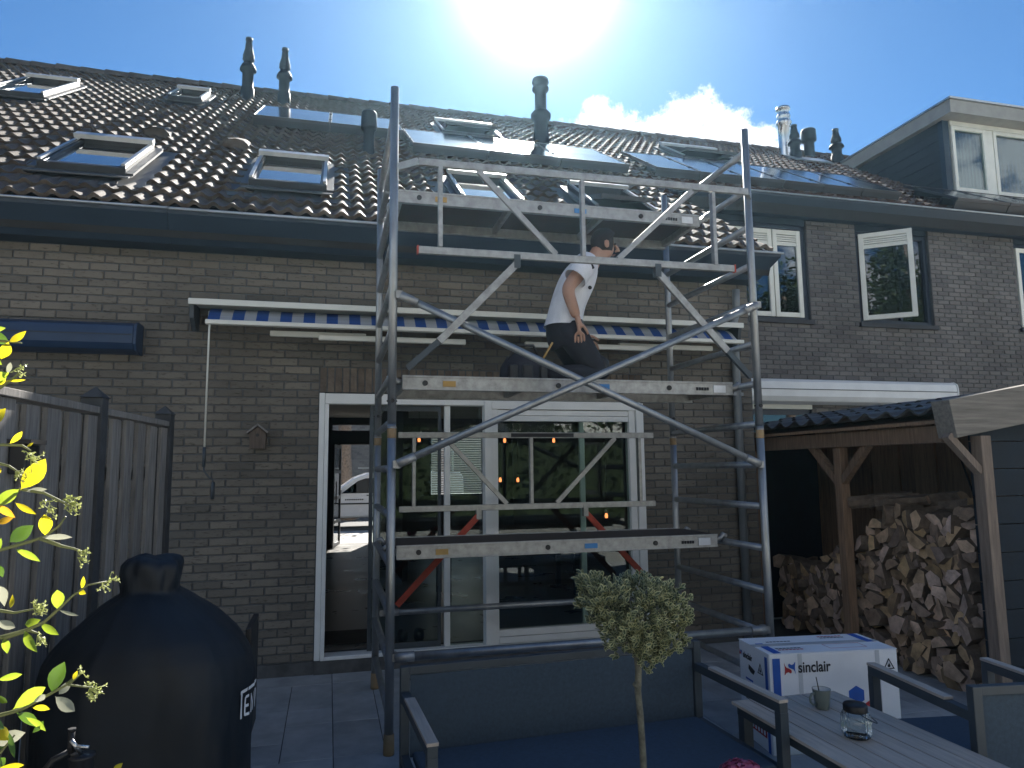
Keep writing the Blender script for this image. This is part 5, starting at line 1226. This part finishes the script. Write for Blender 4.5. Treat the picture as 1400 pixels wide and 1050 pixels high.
patch(face_left, rect_p(.10, .22, .21, .26), M['inkred'], 'red_label', -u); patch(face_left, rect_p(.06, .28, .07, .115), M['inkred'], 'red_label', -u)
for k in range(6): patch(lambda a_, c_: face_left(a_, c_, .003), rect_p(.075+k*.034, .095+k*.034, .08, .105), M['print_white'], 'label_symbol', -u)
for k in range(5): patch(face_left, rect_p(.24, .30, .215+k*.014, .220+k*.014), M['graym'], 'small_print', -u)
for k in range(4): patch(face_left, rect_p(.07, .29, .135+k*.012, .1385+k*.012), M['graym'], 'small_print', -u)
for (a0, c0, m_) in ((.10, .10, 'graym'), (.10, .07, 'inkred'), (.48, .32, 'inkred'), (.48, .29, 'graym'), (.12, .25, 'graym')):
    for k in range(7): B().obox(O+u*(a0+k*.022)+v*c0+z*(BH+.0066), u, v, z, .008, .006, .0005).build('small_print', M[m_], bx)
for k in range(4):
    a0, a1, c0, c1 = (.40, .62, .06, .15); sd = [(a0,c0,a1,c0),(a1,c0,a1,c1),(a1,c1,a0,c1),(a0,c1,a0,c0)][k]
    B().bar(O+u*sd[0]+v*sd[1]+z*(BH+.0066), O+u*sd[2]+v*sd[3]+z*(BH+.0066), .002, .0006).build('printed_rule', M['inkred'], bx)

# ------------------------------------------------------------------ firewood store
sd_ = thing('firewood_store', (4.5, 4.9, 0), 'open wooden firewood store with tiled lean-to roof along the right side', 'shed')
EXs = 4.03; slope = R(9.5); SYa, SYb = 3.80, 6.75
M['wood_post'] = mat('brown weathered post', (.22,.17,.135), .9, var=.3, scale=7, bump=.4, bscale=40, stretch=(9,9,.7))
def shed_post(x, y, h_, t=.085, m='wood_post'):
    return B().box(x-t/2, x+t/2, y-t/2, y+t/2, 0, h_).build('post', M[m], sd_, bevel=.004)
shed_post(4.175, 3.80, 1.735, .082); shed_post(4.12, 5.08, 1.70, .08, 'wood_red'); shed_post(4.12, 6.62, 1.70, .09, 'wood_red'); shed_post(5.2, 4.05, 1.93, .09); shed_post(5.2, 6.62, 1.93, .09)
B().box(4.06, 4.15, 3.99, 6.72, 1.70, 1.82).build('eave_beam', M['wood_red'], sd_, bevel=.004)
B().box(5.16, 5.24, 3.99, 6.72, 1.935, 2.0).build('top_beam', M['wood_red'], sd_)
for y0_, y1_ in ((5.08, 5.42), (5.08, 4.74)): B().bar((4.11, y0_+(.03 if y1_ > y0_ else -.03), 1.42), (4.11, y1_, 1.72), .055, .06).build('knee_brace', M['wood_red'], sd_)
# barge beam at the near end, rising with the roof
e1 = Vector((math.cos(slope), 0, math.sin(slope))); n1 = Vector((-math.sin(slope), 0, math.cos(slope)))
B().obox(Vector((3.92, 3.82, 1.845))+e1*.85, e1, (0,1,0), n1, .86, .075, .125).build('barge_beam', M['wood_oldX'], sd_, bevel=.005)
B().bar((3.90, 3.80, 1.74), (4.14, 3.80, 1.50), .045, .055, (0,1,0)).build('knee_brace', M['wood_post'], sd_)
# roof tiles: large pantiles, courses across the slope
M['shedtile'] = mat('dark weathered pantile', (.075,.074,.07), .5, var=.3, scale=10, rnd=.2, bump=.1)
def pan_mesh():
    n = 14; Wd, Ln = .215, .36; b = B()
    pf = lambda u_: .022*math.sin(2*math.pi*(u_+.05))+.012*math.sin(4*math.pi*u_)*.3
    top = [(x_, Wd*(k/n-.5)*1.04, pf(k/n)+zz) for x_, zz in ((0, .018), (Ln, -.002)) for k in range(n+1)]
    b.add(top, [(k+1, k, n+1+k, n+2+k) for k in range(n)], True)
    b.add([(0, Wd*(k/n-.5)*1.04, pf(k/n)+.018) for k in range(n+1)]+[(.004, Wd*(k/n-.5)*1.04, pf(k/n)+.002) for k in range(n+1)], [(k, k+1, n+2+k, n+1+k) for k in range(n)])
    b.add([(x_, Wd*(k/n-.5)*1.04, pf(k/n)+zz-.012) for x_, zz in ((0, .018), (Ln, -.002)) for k in range(n+1)], [(k, k+1, n+2+k, n+1+k) for k in range(n)], True)
    o = b.build('pantile', M['shedtile']); me = o.data; bpy.data.objects.remove(o); return me
pme = pan_mesh(); pr2 = random.Random(4)
rs = B().obox(Vector((4.05, (SYa+SYb)/2+.08, 1.845))+e1*.62, e1, (0,1,0), n1, .66, (SYb-SYa)/2-.1, .012).build('roof', M['wood_red'], sd_)
for r in range(4):
    k = 0; y = 4.02
    while y < SYb:
        o = Vector((EXs-.06, y, 1.872))+e1*(r*.31)+n1*.03
        inst('pantile', pme, rs, o, (pr2.uniform(-.02, .02), -slope+pr2.uniform(-.015, .015), pr2.uniform(-.02, .02))); y += .213
# boarded back, divider and dark near side
yy = 3.98; k = 0
while yy < 6.7:
    wd = pr2.uniform(.16, .21); B().box(5.10+.03*(k % 2), 5.12+.03*(k % 2), yy-.012, yy+wd+.012, .03, 1.93).build('back_board', M['wood_red'], sd_); yy += wd; k += 1
zz_ = .03
while zz_ < 1.75:
    B().box(4.20, 5.3, 3.90, 3.92, zz_+.003, zz_+.183).build('side_board', M['wood_dark'], sd_); zz_ += .186
B().box(4.18, 5.12, 6.66, 6.70, .0, 1.9).build('end_panel', M['wood_dark'], sd_)
B().box(4.10, 4.17, 6.3, 6.58, .0, 1.70).build('front_board', M['wood_red'], sd_)
B().bar((3.80, 6.85, 1.905), (4.35, 6.83, 2.08), .06, .02).build('flashing_strip', M['zinc'], sd_)
B().path([(5.08, 4.9, 1.85), (5.0, 4.75, 1.6), (4.98, 4.62, 1.25)], .008, 6).build('cable', M['black'], sd_)

# firewood: split logs stacked with their ends to the garden
def log_mesh(seed):
    r_ = random.Random(seed); n = r_.choice((4, 5, 5, 6)); b = B(); L_ = .32
    kind = r_.random(); pts = []
    a0 = r_.uniform(0, 6.28)
    for k in range(n):
        a = a0+2*math.pi*(k+r_.uniform(-.22, .22))/n; q = r_.uniform(.75, 1.2); pts.append((q*math.cos(a)*.066, q*math.sin(a)*.052))
    if kind > .6:   # a rounded bark side
        pts = [(math.cos(R(a_))*.07, math.sin(R(a_))*.07-.02) for a_ in range(0, 181, 36)]
        n = len(pts)
    s2 = r_.uniform(.85, 1.08); ring = lambda x_, s_, j: [(x_+r_.uniform(-j, j), p[0]*s_+r_.uniform(-.003, .003), p[1]*s_+r_.uniform(-.003, .003)) for p in pts]
    A_, B_, C_ = ring(0, 1, .007), ring(L_*.5, r_.uniform(.95, 1.05), 0), ring(L_, s2, .007)
    b.mi = 0; b.add(A_+[(r_.uniform(-.004, .004), 0, 0)], [(k, n, (k+1) % n) for k in range(n)])
    b.mi = 1; b.add(A_+B_+C_, [(i*n+k, i*n+(k+1) % n, (i+1)*n+(k+1) % n, (i+1)*n+k) for i in range(2) for k in range(n)])
    b.mi = 0; b.add(C_, [tuple(range(n))])
    o = b.build('firewood_log', [M['logend'], M['bark']]); me = o.data; bpy.data.objects.remove(o); return me
lms = [log_mesh(100+i) for i in range(26)]; lr = random.Random(8); nl = 0
def stack(y0, y1, zt, x, label, group, maxn, lit=0):
    global nl
    z = .06; r = 0; cnt = 0
    while z < 1.6:
        y = y0+lr.uniform(0, .06)
        while y < y1:
            if z < zt(y) and cnt < maxn:
                me = lms[lr.randrange(len(lms))]
                s_ = lr.uniform(.9, 1.4)
                o = bpy.data.objects.new('firewood_log', me); col.objects.link(o)
                o.location = (x+lr.uniform(-.06, .05), y+lr.uniform(-.012, .012), z+lr.uniform(-.01, .01)); o.rotation_euler = (lr.uniform(0, 6.28), lr.uniform(-.16, .16), lr.uniform(-.3, .3)); o.scale = (1, s_*lr.uniform(.9, 1.15), s_*lr.uniform(.75, 1.05))
                tag(o, label, 'log', group); cnt += 1
            y += lr.uniform(.08, .118)
        z += .072; r += 1
    return cnt
c1_ = stack(4.02, 5.18, lambda y: 1.20-.02*math.sin(y*9)-(max(0, y-4.75)*.75), 4.27, 'split firewood log in the tall stack between the two store posts', 'logs of the tall firewood stack', 230)
c2_ = stack(5.30, 6.35, lambda y: .70+.12*math.sin(y*5)-.1*max(0, y-6), 4.36, 'split firewood log in the low stack beyond the thin store post', 'logs of the low firewood stack', 120)
for k in range(7):
    o = bpy.data.objects.new('firewood_log', lms[k]); col.objects.link(o); o.location = (4.42+.05*(k % 3), 4.12+k*.13, 1.27+.03*(k % 2)); o.rotation_euler = (k, .1, 1.4+.2*k); tag(o, 'split firewood log lying crosswise on top of the tall stack', 'log', 'loose logs on the stack')
# backing mass of further logs deep in the store
bk = B().box(4.62, 5.08, 4.03, 5.15, .02, 1.02).box(4.70, 5.08, 5.3, 6.3, .02, .6).build('log_mass', M['bark'], sd_); tag(bk, kind='stuff')

# ------------------------------------------------------------------ heart shaped topiary
TY = 2.40
tp = thing('topiary_tree', (1.085, TY, 0), 'small variegated topiary with heart shaped crown on a bare stem', 'topiary')
ctr = onY(866, 838, TY); kx = onY(932, 838, TY).x-onY(866, 838, TY).x
def crown_in(px, pyy):
    # outline of the crown read in the photograph's plane: two lobes and a lower bowl
    ins_ = False; j = len(HEART)-1
    for i in range(len(HEART)):
        (xi, yi), (xj, yj) = HEART[i], HEART[j]
        if (yi > pyy) != (yj > pyy) and px < (xj-xi)*(pyy-yi)/(yj-yi)+xi: ins_ = not ins_
        j = i
    return ins_
HEART = [(799,793),(812,790),(829,792),(844,801),(859,811),(867,801),(874,786),(892,797),(908,800),(926,806),(929,822),(925,847),(921,868),(908,884),(893,900),(886,907),(862,902),(853,890),(838,893),(833,876),(815,852),(798,827)]
ms = (onY(901, 850, TY).x-onY(900, 850, TY).x)
rl = random.Random(17); lb = B()
def var_leaf(p, d, up, l, w_):
    d = d.normalized(); sd2 = d.cross(up)
    if sd2.length < .05: sd2 = d.cross(Vector((1, .3, .2)))
    sd2.normalize(); nn2 = sd2.cross(d)
    outl = [(0, 0), (.3, .42), (.62, .5), (.88, .28), (1, 0), (.88, -.28), (.62, -.5), (.3, -.42)]
    inn = [(.1, 0), (.33, .24), (.6, .3), (.8, .16), (.88, 0), (.8, -.16), (.6, -.3), (.33, -.24)]
    f3 = lambda a, b_, h_=0: p+d*(a*l)+sd2*(b_*w_)+nn2*(h_*l-.18*l*abs(b_)*-1)
    vs = [f3(*q) for q in outl]+[f3(a, b_) for a, b_ in inn]; n = 8
    lb.mi = 1; lb.add(vs, [(k, (k+1) % n, (k+1) % n+n, k+n) for k in range(n)])
    lb.mi = 0; lb.add(vs[n:], [(0,1,2,3), (0,3,4,5), (0,5,6,7)])
cnt = 0
while cnt < 620:
    px, pyy = rl.uniform(790, 936), rl.uniform(774, 912)
    if not crown_in(px, pyy): continue
    q = onY(px, pyy, TY); dx = (px-866)/68; dz = (pyy-845)/68
    dep = .13*math.sqrt(max(.08, 1-.62*(dx*dx+dz*dz)))
    t_ = rl.uniform(-1, 1); t_ = math.copysign(abs(t_)**.45, t_)
    p = Vector((q.x, TY+dep*t_, q.z))
    out_ = Vector((dx*.8, t_*1.1, -dz*.8)).normalized()
    tw = (out_*.6+Vector((rl.gauss(0, .4), rl.gauss(0, .4), .6+rl.gauss(0, .35)))).normalized()
    for k in range(6):
        a = k*2.4+rl.random(); sd_v = tw.cross(Vector((.3, .2, 1))).normalized(); s2 = tw.cross(sd_v)
        dd = (tw*1.0+(sd_v*math.cos(a)+s2*math.sin(a))*(.75+.3*rl.random())).normalized()
        var_leaf(p+tw*(.004*k), dd, tw, rl.uniform(.019, .030), rl.uniform(.010, .0145))
    cnt += 1
M['tleaf'] = leaf_mat('topiary leaf', (.05,.075,.04), (.095,.125,.06), .45, .25); M['tedge'] = leaf_mat('cream leaf edge', (.42,.42,.24), (.52,.52,.30), .5, .3)
cw = lb.build('crown', [M['tleaf'], M['tedge']], tp)
stem = [onY(880, 1050, TY), onY(876, 985, TY), onY(872, 945, TY), onY(873, 915, TY), onY(868, 880, TY), onY(866, 840, TY)]
base = Vector((stem[0].x+.005, TY, .30))
b = B().path([base]+stem, [.013, .012, .0115, .0115, .012, .009, .006], 10)
for tx, tyy in ((830, 830), (900, 825), (885, 800), (850, 870), (905, 860), (815, 815)):
    e = onY(tx, tyy, TY); s = onY(869, 895, TY); b.path([s, (s+e)/2+Vector((0, rl.uniform(-.05, .05), .01)), e], [.006, .004, .002], 6)
b.lathe([(.012, -.008), (.017, 0), (.012, .008)], onY(871, 936, TY), 8)
b.build('trunk', mat('grey green stem', (.15,.145,.11), .9, var=.4, scale=30, bump=.6), tp)
pot = B().lathe([(0, 0), (.11, 0), (.12, .01), (.15, .26), (.158, .27), (.158, .30), (.148, .30), (.142, .275), (0, .272)], (base.x, TY, 0), 28).build('pot', M['graym'], tp)

# ------------------------------------------------------------------ jasmine in the sun at the left
jm = thing('jasmine_shrub', (-.62, 1.2, 0), 'sunlit jasmine with yellow green leaves and bud clusters before the fence', 'shrub')
JY = 1.2
M['jstem'] = mat('green stem', (.16,.17,.06), .6, var=.2)
jcols = {'y': leaf_mat('yellow leaf', (.42,.36,.015), (.5,.46,.03), .35, .6, tcol=(.75,.62,.02)), 'g': leaf_mat('green leaf', (.10,.19,.02), (.15,.25,.03), .3, .5, tcol=(.42,.55,.04)),
         'd': leaf_mat('dark glossy leaf', (.035,.085,.02), (.06,.12,.03), .25, .3, tcol=(.15,.28,.03)), 'w': leaf_mat('pale leaf back', (.38,.38,.28), (.45,.45,.34), .4, .3), 'o': leaf_mat('orange leaf', (.45,.22,.02), (.5,.32,.03), .35, .6, tcol=(.8,.45,.03))}
rj = random.Random(6)
def jl(x0, y0, x1, y1, w_, c, dy=0, tilt=None):
    Y = JY+dy; a = onY(x0, y0, Y); e = onY(x1, y1, Y+rj.uniform(-.02, .02)); d = e-a; l = d.length; d.normalize()
    view = (a-CAM).normalized(); s = d.cross(view).normalized(); tl = rj.uniform(-.5, .5) if tilt is None else tilt
    s = (s*math.cos(tl)+view*math.sin(tl)).normalized(); nn2 = s.cross(d)
    W = (onY(x0+w_, y0, Y)-a).length*.52
    outl = [(0, 0), (.06, .06), (.18, .55), (.36, .92), (.52, 1.0), (.7, .82), (.86, .42), (1, 0)]
    b = B(); mid = [a+d*(l*t_)+nn2*(.10*l*math.sin(t_*2.6)-.02*l) for t_, _ in outl]
    le = [m_+s*(W*k)+nn2*(W*k*.30) for m_, (_, k) in zip(mid, outl)]; ri = [m_-s*(W*k)+nn2*(W*k*.30) for m_, (_, k) in zip(mid, outl)]
    n = len(outl); vs = mid+le+ri
    b.add(vs, [(i, i+1, n+i+1, n+i) for i in range(n-1)]+[(2*n+i, 2*n+i+1, i+1, i) for i in range(n-1)], True)
    o = b.build('leaf', jcols[c], jm)
LV = [(12,468,36,452,11,'y'),(12,467,1,491,16,'y'),(10,512,14,496,7,'w'),(-6,527,8,517,8,'y'),(8,521,35,519,4,'y'),(13,607,30,590,9,'y'),(37,611,46,605,4,'y'),(28,670,62,627,27,'y'),(27,668,-8,692,18,'g'),(35,672,65,669,8,'w'),(20,687,50,703,9,'y'),(-8,690,21,708,11,'o'),
      (62,733,60,704,19,'y'),(12,742,46,718,22,'d'),(55,735,98,735,9,'w'),(20,750,55,768,10,'g'),(-5,716,20,706,10,'o'),(79,834,78,807,17,'g'),(80,834,108,841,5,'w'),(33,855,56,847,13,'g'),(55,852,81,868,11,'g'),(33,862,52,892,14,'g'),(-8,850,20,858,13,'w'),(5,872,10,894,11,'g'),
      (70,948,89,905,24,'d'),(80,950,98,930,12,'w'),(75,952,102,972,17,'w'),(17,970,62,940,21,'g'),(43,967,68,970,9,'y'),(45,960,62,950,10,'w'),(22,974,53,995,16,'d'),(-6,1020,35,1002,22,'w'),(-4,990,12,1012,18,'y'),(100,930,106,917,6,'y'),(-4,930,30,922,10,'g'),(-6,950,10,960,9,'g'),(-2,1050,32,1046,8,'y'),(154,1056,168,1043,9,'y'),
      (0,800,6,830,14,'w'),(14,832,17,812,7,'y'),(-6,1030,4,1050,9,'d'),(2,735,-8,760,12,'g'),(108,808,118,812,8,'y'),(112,806,114,788,6,'y'),(60,985,44,1002,10,'d'),(-4,772,4,790,10,'d'),(2,640,-10,650,10,'y'),(35,980,62,1000,9,'g'),(12,1000,20,1036,8,'d')]
for q in LV: jl(*q)
for k in range(95):   # foliage that carries on outside the frame
    x = rj.uniform(-140, -12); y = rj.uniform(430, 1080); a_ = rj.uniform(0, 6.28); l_ = rj.uniform(25, 45)
    jl(x, y, x+l_*math.cos(a_), y+l_*math.sin(a_), rj.uniform(10, 20), rj.choice('yggdd'), rj.uniform(-.1, .12))
ST = [[(-90,470),(0,466),(30,469)],[(-90,560),(0,530),(20,516),(28,508)],[(-90,720),(0,690),(27,669),(60,674),(85,686),(97,692)],[(-80,640),(0,608),(30,609),(42,616)],[(-80,660),(0,634),(12,637),(26,646)],[(-90,770),(0,752),(40,741),(62,733),(80,720),(90,706)],
      [(55,736),(85,747),(100,750),(118,756)],[(-90,900),(0,872),(35,862),(60,851),(80,833),(100,814),(120,800),(146,795)],[(-80,850),(0,835),(20,838),(50,832)],[(5,872),(40,862),(57,868)],[(-90,1010),(0,978),(30,970),(70,948),(92,936),(124,940)],[(92,936),(104,926),(114,918)],[(-80,1060),(0,1030),(20,1005)]]
b = B()
for s in ST:
    n = len(s); b.path([onY(x, y, JY+.01*math.sin(i)) for i, (x, y) in enumerate(s)], [.0034-.0022*i/(n-1) for i in range(n)], 6)
b.build('stem', M['jstem'], jm)
tr_ = B()
for k, xx in enumerate((-60, -85, -110)):
    pts = [onY(xx+8*math.sin(i*1.3+k), y, JY+.04*math.sin(i+k)) for i, y in enumerate((440, 600, 760, 920, 1080))]
    pts.append(Vector((-.62+.03*k, JY, 0))); tr_.path(pts, [.003, .004, .005, .006, .008, .011], 8)
tr_.build('trunk', M['bark'], jm)
M['bud'] = leaf_mat('bud', (.38,.42,.14), (.52,.55,.22), .5, .3)
for cx, cy, n in ((100,690,14),(92,686,8),(105,683,5),(44,622,9),(27,648,9),(118,756,10),(112,765,7),(146,802,7),(155,795,6),(52,833,8),(60,829,8),(58,840,6),(57,872,9),(128,945,16),(124,938,6),(115,917,5),(28,507,6),(60,690,5),(72,700,6),(48,630,6)):
    bb = B()
    for k in range(n):
        p = onY(cx+rj.gauss(0, 5), cy+rj.gauss(0, 5), JY+rj.gauss(0, .006)); o_ = onY(cx-6, cy-3, JY)
        bb.path([o_, (o_+p)/2, p], [.0007, .0006, .0006], 4)
        for a_ in range(4):
            d = Vector((rj.gauss(0,1), rj.gauss(0,1), rj.gauss(0,1))).normalized(); s = d.cross(Vector((.2,.5,1))).normalized(); l = .0052
            bb.add([p, p+d*l*.5+s*l*.28, p+d*l, p+d*l*.5-s*l*.28], [(0,1,2,3)])
    bb.build('bud_cluster', M['bud'], jm)

# ------------------------------------------------------------------ small things at the bottom edge
fp_ = thing('potted_flower', (1.14, 1.86, 0), 'pink flower head in a pot before the sofa', 'flower')
fc = onY(1015, 1068, 1.86); b = B(); rf2 = random.Random(3)
for k in range(520):
    d = Vector((rf2.gauss(0,1), rf2.gauss(0,1), rf2.gauss(.3,.8))).normalized(); p = fc+Vector((d.x*.066, d.y*.066, d.z*.05))*rf2.uniform(.85, 1.06)
    s = d.cross(Vector((rf2.gauss(0,1), rf2.gauss(0,1), 1))).normalized(); t2 = d.cross(s); l = rf2.uniform(.008, .013)
    b.add([p-s*l, p-t2*l*.7+d*.002, p+s*l, p+t2*l*.7+d*.004], [(0,1,2,3)])
M['petal'] = leaf_mat('pink petal', (.42,.06,.14), (.6,.18,.28), .6, .3); b.build('bloom', M['petal'], fp_)
B().path([fc, (fc.x+.01, 1.86, .4), (1.14, 1.86, .22)], .006, 6).build('stalk', M['jstem'], fp_)
b = B()
for k in range(60):
    a_ = rf2.uniform(0, 6.28); z_ = rf2.uniform(.3, fc.z-.05); r_ = rf2.uniform(.02, .09); p = Vector((1.14+r_*math.cos(a_), 1.86+r_*math.sin(a_), z_)); d = Vector((math.cos(a_), math.sin(a_), .3)); s = Vector((-math.sin(a_), math.cos(a_), 0))
    b.add([p, p+d*.03+s*.018, p+d*.06, p+d*.03-s*.018], [(0,1,2,3)])
b.build('leaves', jcols['d'], fp_)
B().lathe([(0,0),(.09,0),(.12,.20),(.125,.22),(.115,.22),(0,.2)], (1.14, 1.86, 0), 24).build('pot', M['graym'], fp_)
pm = onY(112, 1035, 2.0)
pu = thing('hose_post', (pm.x, 2.0, 0), 'black garden tap post with metal fittings and hose before the grill', 'tap')
B().lathe([(0,0),(.028,0),(.026,.02),(.026,pm.z-.002),(.029,pm.z),(.029,pm.z+.006),(0,pm.z+.008)], (pm.x, 2.0, 0), 20).build('column', M['black'], pu)
c = Vector((pm.x, 2.0, pm.z))
B().path([c+Vector((.0,0,.006)), c+Vector((-.012,-.01,.03)), c+Vector((-.022,-.012,.045))], .005, 8).tube(c+Vector((-.014,-.01,.03)), c+Vector((.018,-.014,.026)), .004, n=8).build('lever', M['steel'], pu)
B().tube(c+Vector((-.025,0,.012)), c+Vector((-.025,0,.062)), .0075, n=12).tube(c+Vector((-.025,0,.062)), c+Vector((-.025,0,.068)), .009, n=12).build('spindle', M['black'], pu)
B().path([c+Vector((-.028,0,.014)), c+Vector((-.06,.0,.0)), c+Vector((-.10,.01,-.05)), c+Vector((-.13,.02,-.14)), c+Vector((-.15,.02,-.5)), Vector((c.x-.16, 2.05, .02))], .008, 8).build('hose', M['black'], pu)

# ------------------------------------------------------------------ thin volume added to imitate veiling lens glare
def glare_haze(dens, aniso, c):
    m = bpy.data.materials.new('glare_haze'); m.use_nodes = True; t = m.node_tree; t.nodes.clear()
    o = t.nodes.new('ShaderNodeOutputMaterial'); v = t.nodes.new('ShaderNodeVolumePrincipled')
    v.inputs['Density'].default_value = dens; v.inputs['Anisotropy'].default_value = aniso; v.inputs['Color'].default_value = (*c, 1)
    t.links.new(v.outputs[0], o.inputs['Volume'])
    h = B().box(-310, 310, -310, 410, -1.1, 11.5).build('glare_haze', m); tag(h, kind='stuff'); return h
glare_haze(.0008, .76, (.45, .75, 1))
